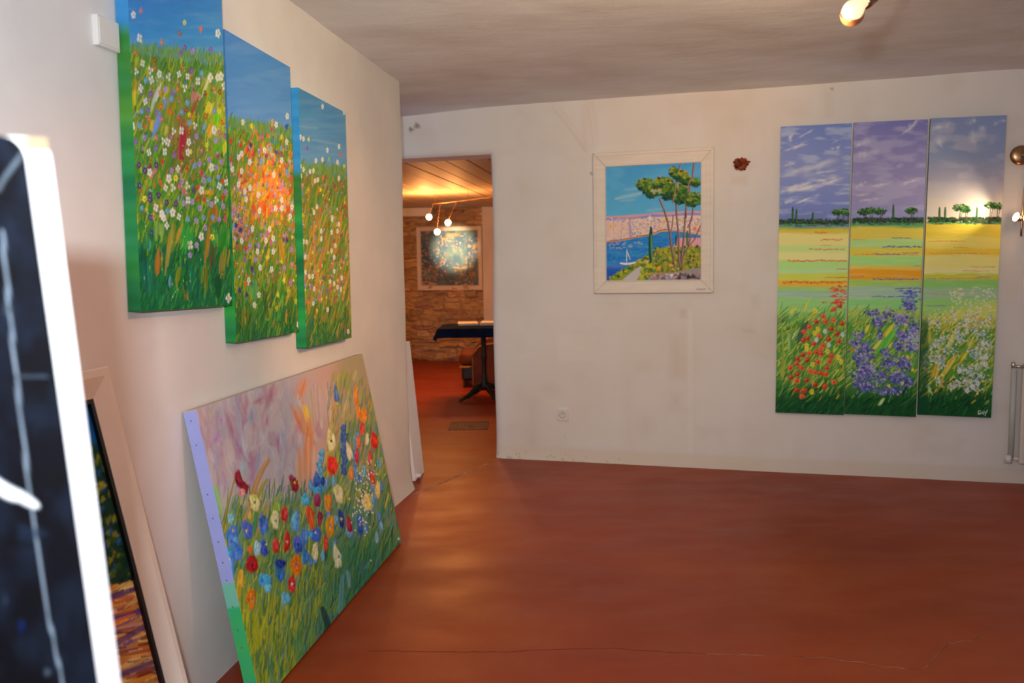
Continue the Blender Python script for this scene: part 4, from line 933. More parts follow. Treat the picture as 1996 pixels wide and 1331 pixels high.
    for pts, w in (([(810, 148), (785, 225), (760, 370), (735, 500)], 2.6), ([(918, 145), (900, 270), (872, 400), (850, 520), (838, 650), (830, 780), (800, 1020)], 4), ([(625, 460), (665, 560), (695, 660), (712, 760), (725, 870), (752, 1030)], 4), ([(765, 500), (768, 600), (785, 760), (785, 900), (795, 1030)], 4), ([(910, 520), (895, 620), (875, 690), (885, 780), (865, 870), (820, 950), (808, 1030)], 3.2), ([(970, 680), (920, 800), (870, 860)], 2), ([(740, 600), (730, 700), (712, 760)], 2), ([(860, 420), (845, 540), (848, 620)], 3), ([(900, 620), (860, 700)], 2)):
        for a, b in zip(pts, pts[1:]): A.stroke(*Q(*a), *Q(*b), w, A.jit(TR, 10), .95, taper=.1); A.stroke(*Q(a[0] - 4, a[1]), *Q(b[0] - 4, b[1]), w * .35, TD, .9, taper=.1); A.stroke(*Q(a[0] + 4, a[1]), *Q(b[0] + 4, b[1]), w * .3, (190, 140, 130), .6, taper=.1)
    # crowns
    def crown(cx, cy, rx, ry, n, warm=0.0):
        for _ in range(n):
            t = R.uniform(0, 2 * PI); q = math.sqrt(R.random()); x = cx + rx * q * math.cos(t); y = cy + ry * q * math.sin(t)
            up = (cy - y) / ry
            if up > .15 and R.random() < .35 + warm: c = R.choice([(140, 132, 32), (168, 134, 34), (88, 116, 34)])
            elif up < -.2: c = R.choice([(35, 62, 38), (50, 85, 40), (30, 50, 40)])
            else: c = R.choice([(54, 98, 34), (70, 112, 38), (36, 70, 34), (30, 58, 34), (98, 118, 36)])
            A.dab(*Q(x, y), R.uniform(2, 4.2), R.uniform(2, 3.6), A.jit(c, 10), .9, soft=.5)
    crown(510, 345, 75, 52, 150); crown(560, 400, 70, 52, 130); crown(660, 340, 90, 58, 240, .35); crown(690, 410, 70, 60, 150); crown(800, 400, 65, 60, 150, .2); crown(795, 460, 60, 45, 110)
    crown(742, 240, 32, 42, 70); crown(805, 270, 60, 48, 130, .1); crown(860, 310, 50, 36, 90); crown(925, 325, 38, 32, 70, .3); crown(920, 440, 52, 30, 90, .4); crown(900, 490, 62, 34, 100)
    for _ in range(20): A.dab(*Q(R.uniform(560, 640), R.uniform(385, 420)), 2.4, 2, (175, 150, 110), .7)
    for pts in ([(865, 400), (872, 330), (900, 270)], [(735, 500), (755, 410), (768, 330)]):
        for a, b in zip(pts, pts[1:]): A.stroke(*Q(*a), *Q(*b), 2.4, (150, 110, 95), .8, taper=.1)
mFi = mF @ Matrix.Translation(((-FWd / 2 + il + FWd / 2 - ir) / 2, 0, ib))
AF = Art(pw, ph, 330, 390, local_corners(mFi, pw, ph, -0.018), E_BACK, 14); paint_harbour(AF)
oF = mobj('painted_canvas', AF.mesh('painted_canvas', -0.018, .0012), M['paint'], TF); oF.location = ((il - ir) / 2, 0, ib)
box('backing', (-FWd / 2 + il * .5, FWd / 2 - ir * .5, -0.012, -0.002, ib * .5, FHt - it * .5), M['raw_wood'], TF)
LBL = box('price_label', (0.29, 0.365, -FRT - .0012, -FRT + .0005, 0.014, 0.034), M['paper'], TF); LBL['label'] = 'small white price label with lilac print'
bml = bmesh.new(); rl = random.Random(3)
for row in range(3):
    x = 0.297
    while x < 0.355:
        w_ = rl.uniform(.003, .009); bx(bml, x, x + w_, -FRT - .0016, -FRT - .0008, 0.017 + row * .005, 0.0195 + row * .005); x += w_ + .002
obj('printed_lines', bml, pmat('lilac_ink', (0.42, 0.22, 0.40), .6, var=.2), LBL)
for x, rr_ in ((0.346, .0028), (0.285, .002)):
    bms = bmesh.new(); lathe(bms, [(0, .0025), (rr_ * .7, .002), (rr_, 0)], 10, Matrix.Translation((x, -FRT + .001, .043)) @ Matrix.Rotation(PI / 2, 4, 'X')); obj('pin', bms, M['steel'], TF)

# ---------- field triptych on the back wall
k8, o8 = 3.945, (1490, 210); k9, o9 = 3.945, (1490, 500)
def Q8(x, y): return (o8[0] + x / k8, o8[1] + y / k8)
def Q9(x, y): return (o9[0] + x / k9, o9[1] + y / k9)
def field_base(A, sky, bands, seed):
    A.gradient(sky)
    for yb, c, amp in bands:      # each band covers everything below its wavy upper border
        A.fill(np.clip((A.Y - yb - amp * (A.noise(30, 4, seed + int(yb)) - .5) * 2) / 5, 0, 1), c, .95)
    A.fill(np.clip((A.noise(40, 3, seed + 5) - .5) * 4, 0, 1) * (A.Y > 436), (215, 200, 130), .18)
def treeline(A, x0, x1, y, trees, cyps):
    R = A.rng
    for _ in range(int((x1 - x0) * 2.2)): A.dab(R.uniform(x0, x1), y + R.uniform(-6, 3), R.uniform(2, 4), R.uniform(1.5, 3), A.jit(R.choice([(26, 50, 36), (36, 66, 38), (56, 86, 42), (22, 40, 40), (70, 60, 45)]), 8), .9)
    for _ in range(int((x1 - x0) * .5)): A.dab(R.uniform(x0, x1), y + 4 + R.uniform(-1, 3), R.uniform(3, 6), 1.2, R.choice([(35, 60, 70), (60, 110, 60), (90, 140, 80)]), .8)
    for x, h in cyps: A.stroke(x, y, x + .5, y - h, 4.6, (28, 58, 36), .95, taper=1); A.stroke(x + 1.4, y - 2, x + 1, y - h * .8, 2, (66, 112, 50), .7, taper=1)
    for x, ty, rx in trees:
        A.stroke(x - 1, y, x + 1, ty + 3, 1.8, (70, 55, 50), .9); A.stroke(x + 1, y - 3, x + rx * .5, ty + 2, 1.3, (70, 55, 50), .9)
        for _ in range(60):
            t = R.uniform(0, 2 * PI); q = math.sqrt(R.random()); xx = x + rx * q * math.cos(t); yy = ty + rx * .52 * q * math.sin(t)
            A.dab(xx, yy, 2.2, 1.9, A.jit((88, 124, 42) if yy < ty - 1 and R.random() < .5 else R.choice([(34, 66, 36), (52, 88, 42), (24, 50, 32)]), 8), .9)
def clouds(A, lst, c=(196, 188, 196)):
    for x0, y0, x1, y1, w, a in lst:
        p = Q8(x0, y0); q = Q8(x1, y1)
        L = math.hypot(q[0] - p[0], q[1] - p[1]); an = math.atan2(q[1] - p[1], q[0] - p[0]); n_ = int(5 + L / 6)
        for i in range(n_):
            t = A.rng.random(); j = A.rng.gauss(0, w / k8 * .22)
            A.dab(p[0] + (q[0] - p[0]) * t, p[1] + (q[1] - p[1]) * t + j, max(3.5, L * A.rng.uniform(.12, .26)), w / k8 * A.rng.uniform(.22, .42), c if A.rng.random() < .6 else (212, 204, 206), a * .42, ang=an + A.rng.uniform(-.15, .15), soft=1, relief=.1)
def grass_part(A, cols, top, n, bright):
    R = A.rng; x0, x1 = A.X.min(), A.X.max()
    A.fill(np.clip((A.Y - top - 12 * (A.noise(8, 12, 3) - .5)) / 24, 0, 1), (70, 118, 45), .95)
    A.fill(np.clip((A.Y - 735) / 45, 0, 1), (18, 62, 30), .95)
    for _ in range(n):
        x = R.uniform(x0 - 4, x1); y = R.uniform(top, 815); d = min(1, max(0, (y - 720) / 70))
        c = R.choice([(20, 60, 32), (35, 85, 38), (15, 48, 32)]) if R.random() < d else R.choice(cols)
        L = R.uniform(8, 26); sl = R.uniform(.2, .95)
        A.stroke(x, y, x + L * sl, y - L * (1 - sl * .4), R.uniform(1.2, 3), A.jit(c, 12), R.uniform(.5, .9), bend=R.uniform(-2, 2), taper=.9)
def red_dashes(A, lst, c):
    R = A.rng
    for x0, y, x1, w in lst:
        n = max(3, int((x1 - x0) / 4))
        for i in range(n):
            x = x0 + (x1 - x0) * (i + R.random()) / n; A.dab(x, y + R.uniform(-w, w) * .4, R.uniform(2.5, 5), w * .45, A.jit(c, 14), .85, soft=.7)

def paint_field_a(A):
    field_base(A, [(245, (98, 110, 160)), (330, (120, 122, 162)), (390, (108, 114, 162)), (440, (96, 102, 150))],
        [(440, (84, 132, 62), 3), (443, (190, 160, 50), 2), (452, (206, 182, 112), 3), (475, (170, 188, 110), 4), (490, (212, 192, 120), 3), (505, (150, 186, 104), 3), (522, (156, 190, 128), 2), (530, (178, 174, 60), 3), (546, (202, 150, 40), 3), (556, (132, 168, 100), 2), (566, (138, 158, 140), 4), (578, (124, 172, 98), 3)], 100)
    A.fill(np.clip((A.noise(36, 9, 41) - .55) * 5, 0, 1) * np.clip((430 - A.Y) / 8, 0, 1), (165, 165, 188), .5)
    clouds(A, [(190, 240, 240, 190, 34, .8), (270, 225, 360, 180, 16, .7), (165, 325, 330, 270, 22, .8), (520, 320, 575, 300, 22, .8), (530, 270, 560, 250, 14, .5), (150, 440, 230, 425, 26, .6), (150, 520, 560, 400, 50, .35), (140, 640, 350, 580, 46, .85), (230, 640, 560, 560, 34, .8), (400, 560, 540, 540, 26, .7), (150, 725, 230, 710, 26, .85), (245, 730, 440, 665, 16, .8), (590, 665, 650, 650, 10, .6), (300, 520, 540, 480, 20, .4)])
    treeline(A, 1516, 1662, 434, [(1632, 414, 10), (1643, 413, 12), (1653, 416, 9)], [(1545, 30), (1552, 26), (1584, 20)])
    red_dashes(A, [(1588, 453, 1612, 2.5), (1600, 467, 1640, 2.5), (1578, 486, 1645, 2.5), (1535, 508, 1650, 3), (1600, 478, 1620, 1), (1630, 540, 1650, 2), (1525, 550, 1650, 4), (1605, 541, 1650, 1.6), (1632, 524, 1650, 2)], (190, 72, 42))
    R = A.rng
    for _ in range(46): A.dab(1634 + R.gauss(0, 9), R.uniform(556, 592), R.uniform(3, 7), 1.7, A.jit((190, 72, 48), 14), .85)
    grass_part(A, [(170, 165, 50), (90, 130, 40), (140, 150, 60), (60, 105, 45), (120, 150, 70), (40, 85, 50), (190, 175, 60)], 606, 900, 1)
    for x0, y0, x1, y1, w, c in ((150, 900, 130, 520, 20, (120, 140, 70)), (190, 760, 190, 560, 18, (130, 150, 80)), (220, 650, 270, 540, 16, (160, 170, 110)), (130, 950, 140, 800, 26, (140, 145, 60)), (240, 700, 330, 500, 34, (45, 75, 50)), (300, 430, 350, 320, 12, (185, 180, 60)), (520, 740, 570, 690, 16, (150, 175, 50)), (430, 850, 500, 780, 20, (120, 160, 60)), (170, 540, 330, 430, 16, (110, 150, 60))):
        A.smear(*Q9(x0, y0), *Q9(x1, y1), w / k9 * 1.2, c, .75)
    for x, y in ((535, 405), (580, 380), (450, 460), (400, 500), (530, 490), (595, 515), (345, 540), (305, 578), (515, 555), (420, 610), (560, 590), (495, 635), (300, 645), (330, 630), (380, 670), (573, 650), (450, 680), (435, 710), (345, 745), (400, 735), (435, 745), (515, 765), (295, 755), (255, 785), (330, 795), (410, 810), (500, 805), (250, 825), (200, 855), (285, 855), (480, 855), (350, 880), (385, 890), (430, 895), (470, 905), (205, 930), (250, 955), (325, 950), (255, 905), (390, 985), (465, 1000), (535, 965), (305, 1030), (250, 1025), (290, 1075), (470, 500)):
        p = Q9(x, y); c = R.choice([(190, 45, 35), (205, 60, 40), (160, 30, 30), (215, 85, 45)])
        A.dab(p[0], p[1], 6, 5.6, c, .95, wob=.1); A.dab(p[0] - 1.5, p[1] - 1.5, 2.8, 2.4, (222, 95, 60), .8); A.dab(p[0] + .5, p[1] + .6, 1.5, 1.3, (95, 25, 30), .8)
    for x, y in ((410, 560), (325, 685), (325, 710), (485, 730), (570, 775), (590, 810), (365, 1040), (370, 830), (390, 420), (385, 590)):
        A.flower(*Q9(x, y), 6, (220, 180, 50), (190, 120, 40))
    for x, y in ((600, 600), (495, 680), (465, 575), (400, 640)): A.flower(*Q9(x, y), 5.5, (165, 185, 215), (200, 200, 220))

def paint_field_b(A):
    field_base(A, [(235, (104, 98, 148)), (300, (122, 112, 150)), (380, (134, 120, 152)), (430, (124, 120, 160))],
        [(432, (84, 132, 72), 3), (440, (192, 166, 62), 3), (463, (150, 178, 108), 4), (480, (190, 166, 50), 3), (496, (140, 182, 104), 3), (515, (206, 160, 60), 5), (522, (208, 132, 28), 3), (543, (136, 168, 74), 3), (556, (140, 162, 138), 4), (580, (120, 172, 96), 4)], 200)
    A.fill(np.clip((A.noise(40, 14, 43) - .5) * 5, 0, 1) * np.clip((425 - A.Y) / 8, 0, 1), (158, 146, 168), .5)
    clouds(A, [(1060, 205, 1170, 105, 34, .7), (700, 300, 820, 240, 40, .45), (720, 360, 860, 340, 60, .45), (700, 610, 780, 580, 34, .6), (820, 600, 1000, 580, 30, .45), (700, 670, 800, 660, 30, .5), (740, 720, 880, 700, 22, .6), (1060, 590, 1220, 540, 26, .45), (1020, 450, 1060, 440, 30, .35)], (190, 178, 188))
    treeline(A, 1662, 1808, 431, [(1684, 413, 12), (1697, 411, 13), (1716, 412, 12), (1776, 411, 12)], [(1741, 32)])
    red_dashes(A, [(1664, 467, 1690, 1.8), (1668, 496, 1790, 2.2), (1660, 540, 1680, 3)], (200, 105, 70))
    red_dashes(A, [(1740, 464, 1775, 2.2), (1722, 481, 1795, 3.4), (1704, 495, 1755, 2.4), (1760, 493, 1790, 1.8), (1700, 544, 1790, 2.6), (1745, 562, 1795, 3), (1700, 578, 1790, 2), (1780, 518, 1792, 1.6)], (82, 78, 130))
    R = A.rng
    for _ in range(60): A.dab(1773 + R.gauss(0, 9), R.uniform(566, 606), R.uniform(3, 6), 2, A.jit((82, 82, 155), 14), .85)
    A.fill(np.clip((A.Y - 598) / 10, 0, 1), (158, 164, 66), .7)
    grass_part(A, [(150, 155, 55), (90, 130, 50), (130, 160, 80), (60, 110, 50), (100, 150, 80), (180, 165, 60)], 608, 800, 1)
    for x0, y0, x1, y1, w, c in ((850, 780, 1000, 540, 40, (90, 165, 60)), (830, 720, 890, 640, 26, (200, 185, 90)), (910, 640, 990, 520, 26, (180, 170, 50)), (940, 720, 980, 660, 20, (195, 170, 60)), (770, 600, 800, 520, 22, (190, 175, 60)), (1050, 700, 1080, 540, 24, (180, 175, 80)), (850, 1050, 870, 960, 16, (130, 160, 80)), (880, 1150, 920, 1090, 14, (150, 175, 110))):
        A.smear(*Q9(x0, y0), *Q9(x1, y1), w / k9 * 1.2, c, .8)
    cl = [(730, 600, 50, 24), (700, 660, 40, 30), (770, 700, 60, 40), (720, 780, 60, 40), (800, 770, 50, 30), (760, 900, 90, 60), (800, 1000, 80, 40), (720, 980, 40, 30), (920, 740, 40, 30), (960, 820, 60, 40), (1060, 820, 70, 50), (1020, 930, 80, 50), (900, 920, 50, 40), (1000, 1030, 60, 30), (1100, 960, 40, 40), (870, 500, 60, 40), (840, 440, 60, 20), (1060, 480, 70, 50), (1150, 560, 40, 60), (1090, 620, 60, 50), (1050, 590, 40, 30), (890, 600, 30, 30), (1130, 700, 50, 30), (920, 1040, 40, 20), (780, 850, 60, 30), (950, 450, 50, 30), (1120, 370, 40, 40), (1030, 690, 40, 40)]
    for x, y, rx, ry in cl:
        for _ in range(int(rx * ry / 45) + 10):
            p = Q9(x + R.gauss(0, rx * .5), y + R.gauss(0, ry * .55)); A.dab(*p, R.uniform(1.6, 3.4), R.uniform(1.6, 3), A.jit(R.choice([(78, 70, 132), (100, 92, 150), (60, 50, 105), (125, 112, 155), (84, 92, 150), (150, 132, 160), (50, 58, 115)]), 12), .85)
    for _ in range(60): p = Q9(R.uniform(1080, 1190), R.uniform(560, 720)); A.dab(*p, 2, 2, (165, 155, 190), .7)
    for x, y in ((740, 750), (820, 840), (1010, 890), (1080, 520), (950, 990), (730, 870), (870, 520)): A.dab(*Q9(x, y), 2.4, 2, (215, 160, 190), .8)
    for x, y in ((670, 715),): A.dab(*Q9(x, y), 3, 3, (200, 60, 45), .95)
    for x, y in ((1100, 770), (1140, 870), (960, 995), (1060, 975), (1090, 530)): A.dab(*Q9(x, y), 3, 4, (210, 180, 50), .9)

def paint_field_c(A):
    field_base(A, [(225, (112, 118, 150)), (300, (118, 122, 146)), (350, (140, 130, 142)), (390, (178, 160, 150)), (425, (190, 172, 160))],
        [(430, (100, 140, 60), 2), (434, (196, 164, 52), 3), (460, (206, 176, 84), 4), (482, (204, 160, 48), 3), (495, (206, 182, 104), 4), (520, (196, 184, 122), 4), (531, (172, 164, 40), 4), (542, (120, 164, 88), 3), (560, (136, 158, 126), 5), (580, (128, 170, 88), 4)], 300)
    A.fill(np.clip((A.noise(40, 18, 47) - .5) * 5, 0, 1) * np.clip((415 - A.Y) / 10, 0, 1), (160, 150, 158), .5)
    clouds(A, [(1290, 170, 1410, 130, 40, .6), (1330, 270, 1410, 220, 80, .5), (1560, 230, 1700, 170, 90, .45), (1540, 120, 1640, 100, 50, .35), (1770, 120, 1850, 90, 30, .5)], (188, 176, 178))
    treeline(A, 1808, 1955, 430, [(1871, 405, 14), (1882, 408, 11), (1930, 400, 11), (1944, 402, 12)], [(1831, 26), (1842, 26), (1904, 26)])
    red_dashes(A, [(1812, 470, 1880, 1.8), (1860, 482, 1885, 1.8), (1812, 494, 1930, 1.8), (1890, 520, 1940, 1.6), (1878, 528, 1925, 1.8), (1830, 542, 1930, 2.2), (1812, 573, 1840, 1.6)], (200, 120, 60))
    red_dashes(A, [(1900, 540, 1935, 1.8), (1806, 596, 1842, 2), (1806, 543, 1826, 1.6)], (120, 110, 130))
    R = A.rng
    A.fill(np.clip((A.Y - 578 - (1940 - A.X) * .22) / 20, 0, 1), (186, 176, 82), .85)
    for _ in range(130): A.dab(R.uniform(1850, 1940), R.uniform(560, 610), 2.4, 1.6, A.jit(R.choice([(215, 195, 110), (225, 190, 150), (200, 200, 120), (190, 200, 190)]), 10), .7)
    grass_part(A, [(180, 165, 50), (130, 145, 50), (150, 160, 80), (80, 120, 50), (195, 170, 80), (200, 165, 50), (60, 105, 50)], 618, 900, 1)
    for x0, y0, x1, y1, w, c in ((1350, 960, 1480, 760, 34, (200, 160, 50)), (1400, 720, 1500, 520, 26, (190, 175, 60)), (1300, 940, 1330, 820, 30, (190, 150, 50)), (1500, 820, 1570, 720, 24, (195, 170, 50)), (1240, 700, 1290, 520, 20, (170, 165, 60)), (1430, 560, 1520, 400, 14, (190, 175, 60)), (1560, 720, 1620, 600, 20, (180, 180, 70)), (1240, 960, 1290, 1060, 26, (140, 160, 110)), (1480, 880, 1560, 780, 14, (90, 130, 50)), (1640, 900, 1700, 760, 20, (150, 160, 80))):
        A.smear(*Q9(x0, y0), *Q9(x1, y1), w / k9 * 1.2, c, .8)
    cl = [(1400, 640, 70, 60), (1330, 680, 60, 50), (1430, 730, 60, 40), (1300, 780, 60, 60), (1360, 820, 50, 50), (1500, 620, 60, 60), (1540, 540, 70, 60), (1600, 480, 80, 60), (1660, 600, 60, 80), (1700, 680, 50, 70), (1620, 740, 60, 60), (1680, 800, 60, 60), (1600, 880, 70, 50), (1560, 960, 70, 50), (1480, 980, 60, 40), (1620, 1000, 70, 40), (1680, 930, 50, 40), (1450, 1000, 40, 30), (1520, 860, 50, 40), (1340, 960, 30, 40), (1300, 500, 70, 60), (1720, 500, 40, 80), (1440, 450, 70, 50), (1240, 820, 26, 80)]
    for x, y, rx, ry in cl:
        for _ in range(int(rx * ry / 110) + 6):
            p = Q9(x + R.gauss(0, rx * .5), y + R.gauss(0, ry * .55))
            if p[0] > 1955: continue
            c = R.choice([(178, 176, 172), (200, 192, 172), (150, 158, 182), (140, 158, 178), (185, 178, 130), (120, 140, 110)]) if y > 560 or R.random() < .4 else R.choice([(215, 180, 90), (190, 190, 140), (220, 160, 90), (200, 190, 170)])
            A.dab(*p, R.uniform(1.4, 2.9), R.uniform(1.4, 2.7), A.jit(c, 10), .85)
    for x, y in ((1375, 960), (1370, 1000), (1660, 480), (1580, 540), (1380, 780), (1320, 1030)): A.dab(*Q9(x, y), 2.8, 3, (215, 125, 50), .9)
    for x, y in ((1640, 975), (1600, 1000), (1560, 1030), (1500, 880), (1700, 770), (1700, 830)): A.flower(*Q9(x, y), 6, (220, 215, 205), (200, 170, 90))
    A.fill(np.clip((1812 - A.X) / 5, 0, 1) * np.clip((A.Y - 610) / 20, 0, 1), (18, 60, 38), .7)
    # painter's signature in the lower right corner
    sx, sy = 1906, 803
    for a in ((5, -3, 1, -2), (1, -2, 1, 4), (1, 4, 5, 4), (5, 4, 5, 1), (8, -1, 8, 3), (8, 3, 11, 3), (11, -1, 11, 4), (13, -1, 15, 2), (17, -1, 14, 7), (19, -4, 18, -1)):
        A.stroke(sx + a[0], sy + a[1], sx + a[2], sy + a[3], 1.3, (190, 200, 190), .9, taper=0)

GT = 'three tall canvases of the field on the back wall'
def edge_const(zs):
    def f(x, z, i):
        for lim, c in zs:
            if z > lim: return c
        return zs[-1][1]
    return f
for (s_, z_, w_, h_, tl, pf, lab, ed, sd) in (
    (2.068, 1.359, 0.431, 1.886, -.294, paint_field_a, 'tall canvas of red poppies under blue sky, leftmost of three on the back wall', [(1.26, (70, 92, 150)), (0.7, (160, 170, 60)), (0, (30, 70, 40))], 21),
    (2.507, 1.361, 0.430, 1.881, -.55, paint_field_b, 'tall canvas of violet flowers, middle of three on the back wall', [(1.24, (88, 80, 120)), (0.7, (180, 150, 60)), (0, (25, 60, 40))], 22),
    (2.947, 1.366, 0.423, 1.869, -.72, paint_field_c, 'tall canvas of white and yellow flowers, rightmost of three on the back wall', [(1.24, (90, 110, 150)), (0.7, (150, 150, 50)), (0, (25, 90, 40))], 23)):
    tl = math.radians(tl); mm = wall_matrix(bw, BDIR, s_ + h_ / 2 * math.sin(tl), z_ - h_ / 2 * math.cos(tl), tilt=tl)
    canvas_thing('field_painting', lab, 'painting', mm, w_, h_, 0.03, 190, 740, E_TRI, pf, edge_const(ed), GT, seed=sd, relief=.0012)

# ---------- framed dark landscape leaning at the far left
mD0 = lw(1.87, 0, 0.30); DH = 1.205
dl = math.asin(0.25 / DH); zD = ZUP * math.cos(dl) - LN * math.sin(dl)
mD = frame_matrix(lw(1.87, 0.0, 0.265) + ZUP * 0.0005, LD, zD)
TD_ = thing('framed_landscape', 'dark landscape in a cream frame leaning on the left wall behind the black panel', 'painting', mat=mD)
DW = 0.90; bmD = bmesh.new()
mitred(bmD, DW, DH, .07, .07, .075, .075, .04, [(0, .036), (.04, .04), (.3, .04), (.9, .026), (1.0, .024)])
obj('frame', bmD, M['frame_cream'], TD_)
bmD = bmesh.new(); Ii = mitred(bmD, DW - .139, DH - .149, .012, .012, .012, .012, .02, [(0, .022), (1, .022)]); o = obj('inner_slip', bmD, M['black'], TD_); o.location.z = .0745; o['label'] = 'thin black inner slip'
def paint_dark(A):
    px, py = A.X, A.Y; R = A.rng
    A.gradient([(780, (18, 58, 100)), (880, (22, 70, 112)), (1000, (25, 50, 80)), (1150, (30, 45, 40)), (1331, (150, 85, 30))])
    A.fill(np.clip((py - 860 - 60 * (A.noise(20, 30, 3) - .5)) / 20, 0, 1) * np.clip((1160 - py) / 20, 0, 1), (26, 42, 26), .95)
    for _ in range(700):
        x = R.uniform(80, 300); y = R.uniform(850, 1150); A.dab(x, y, R.uniform(3, 7), R.uniform(5, 11), A.jit(R.choice([(22, 40, 26), (40, 62, 24), (85, 85, 22), (120, 105, 25), (15, 28, 30), (30, 60, 90)]), 8), .8, ang=.3)
    A.fill(np.clip((py - 1145) / 10, 0, 1), (170, 100, 45), 1)
    for _ in range(420):
        x = R.uniform(60, 330); y = R.uniform(1150, 1420); A.stroke(x, y, x + R.uniform(20, 60), y - R.uniform(4, 22), R.uniform(4, 10), A.jit(R.choice([(205, 105, 35), (190, 130, 60), (215, 150, 80), (150, 60, 30), (80, 50, 90), (175, 120, 90), (110, 45, 30)]), 12), .8)
    for a in ((200, 1270, 290, 1215), (180, 1175, 260, 1150), (220, 1320, 300, 1290)): A.stroke(*a, 12, (70, 45, 80), .8)
pw2, ph2 = DW - .164, DH - .174
mDi = mD @ Matrix.Translation((0, 0, .087))
AD = Art(pw2, ph2, 330, 330, local_corners(mDi, pw2, ph2, -.012), (0.60, 0.40, 0.30), 31); paint_dark(AD)
oD = mobj('painted_canvas', AD.mesh('painted_canvas', -.012, .002), M['paint'], TD_); oD.location.z = .087
# ================================================================== OTHER THINGS
# ---------- black panel standing close to the camera
XB = np.array([0.985, 0.0, 0.0]); XB[1] = -0.05
Ptr = at_depth((46, 292), 0.72)
def tgt(a):
    Z = ZUP * math.cos(a) - np.array([0, 1, 0]) * math.sin(a)
    X = XB / np.linalg.norm(XB); Z = Z - X * (X @ Z); Z /= np.linalg.norm(Z)
    ts = np.linspace(0, 1.2, 400); P = [proj(Ptr - Z * t) for t in ts]
    i = min(range(400), key=lambda q: abs(P[q][1] - 1331)); return P[i][0], Z
lo, hi = 0.0, 0.5
for _ in range(30):
    md = (lo + hi) / 2
    if tgt(md)[0] < 190: lo = md
    else: hi = md
ZB = tgt(md)[1]
BH = Ptr[2] / ZB[2]; BWd = 0.62; TB = 0.037
XBn = XB / np.linalg.norm(XB)
YB = np.cross(ZB, XBn)
mB_ = frame_matrix(Ptr - ZB * BH - XBn * BWd / 2 + YB * TB, XBn, ZB)
mB_ = Matrix.Translation((0, 0, 0.012)) @ mB_
def paint_black(A):
    A.tint[:] = (2.3, 2.2, 2.1); A.c[...] = A.C((34, 36, 44))
    A.fill(np.clip((A.noise(60, 90, 3) - .45) * 3, 0, 1), (48, 52, 62), .7)
    A.fill(np.clip((A.noise(30, 30, 5) - .6) * 4, 0, 1), (28, 26, 32), .8)
    W_ = (255, 255, 255)
    for pts, w, c in (([(4, 450), (28, 700), (61, 986), (92, 1190), (125, 1345)], 5, (150, 162, 176)), ([(-6, 372), (14, 340), (44, 296)], 7, (110, 120, 130)), ([(33, 732), (92, 732)], 5, (70, 78, 88))):
        for a, b in zip(pts, pts[1:]): A.stroke(*a, *b, w, c, .9, taper=.1)
    A.stroke(-10, 940, 40, 968, 26, W_, 1, bend=4, taper=.3); A.stroke(30, 962, 70, 985, 20, W_, 1, taper=.7)
    A.dab(14, 602, 9, 14, (72, 80, 88), .6); A.dab(92, 1310, 6, 8, (90, 100, 110), .8); A.dab(42, 1220, 8, 14, (40, 52, 90), .8); A.dab(60, 1040, 30, 16, (50, 58, 72), .6); A.dab(10, 1170, 6, 12, (60, 70, 84), .6)
TBk, _a = canvas_thing('black_panel', 'black panel with thin white lines and a thick white edge, nearest the camera', 'panel', mB_, BWd, BH, TB, 300, 700, (1, 1, 1.001), paint_black, lambda x, z, i: (243, 243, 246), seed=77, rnd=.02)
# wooden strut that props it up from behind the viewer's side
ps = [Vector((-0.22, -TB, 1.25)), Vector((-0.30, -0.42, 0.0))]
inv = mB_.inverted()
foot_w = Vector((mB_ @ ps[0]).to_tuple()); fx = foot_w + Vector((-0.12, -0.42, 0)); fx.z = 0.012
bmst = bmesh.new(); tube(bmst, [inv @ foot_w, inv @ fx], 0.012, 8); obj('strut', bmst, M['raw_wood'], TBk)

# ---------- white canvas behind the end of the left wall
q0 = lw(5.66, 0, 0.075)
zc = ZUP * math.cos(math.radians(5.0)) - LN * math.sin(math.radians(5.0))
mW = frame_matrix(lw(5.80, 0, -0.044) + ZUP * .001, LD, zc)
TW = thing('blank_canvas', 'white blank canvas leaning in the doorway just behind the end of the left wall', 'canvas', mat=mW)
box('canvas_face', (-.12, .12, -.022, 0, 0, .92), M['white_edge'], TW, bevel=.002)
l_ = box('sticker', (-.1215, -.119, -.019, -.003, .36, .405), pmat('grey_sticker', (.25, .2, .18), .6, var=.4, vscale=90), TW)
def crumple(name, loc, r, parent, m):
    bm = bmesh.new(); bmesh.ops.create_icosphere(bm, subdivisions=3, radius=r); rr = random.Random(2)
    for v in bm.verts: v.co *= rr.uniform(.7, 1.2); v.co.z *= .5; v.co += Vector(loc)
    return obj(name, bm, m, parent)
crumple('plastic_wrap', (-.085, -.03, .026), .028, TW, M['film'])

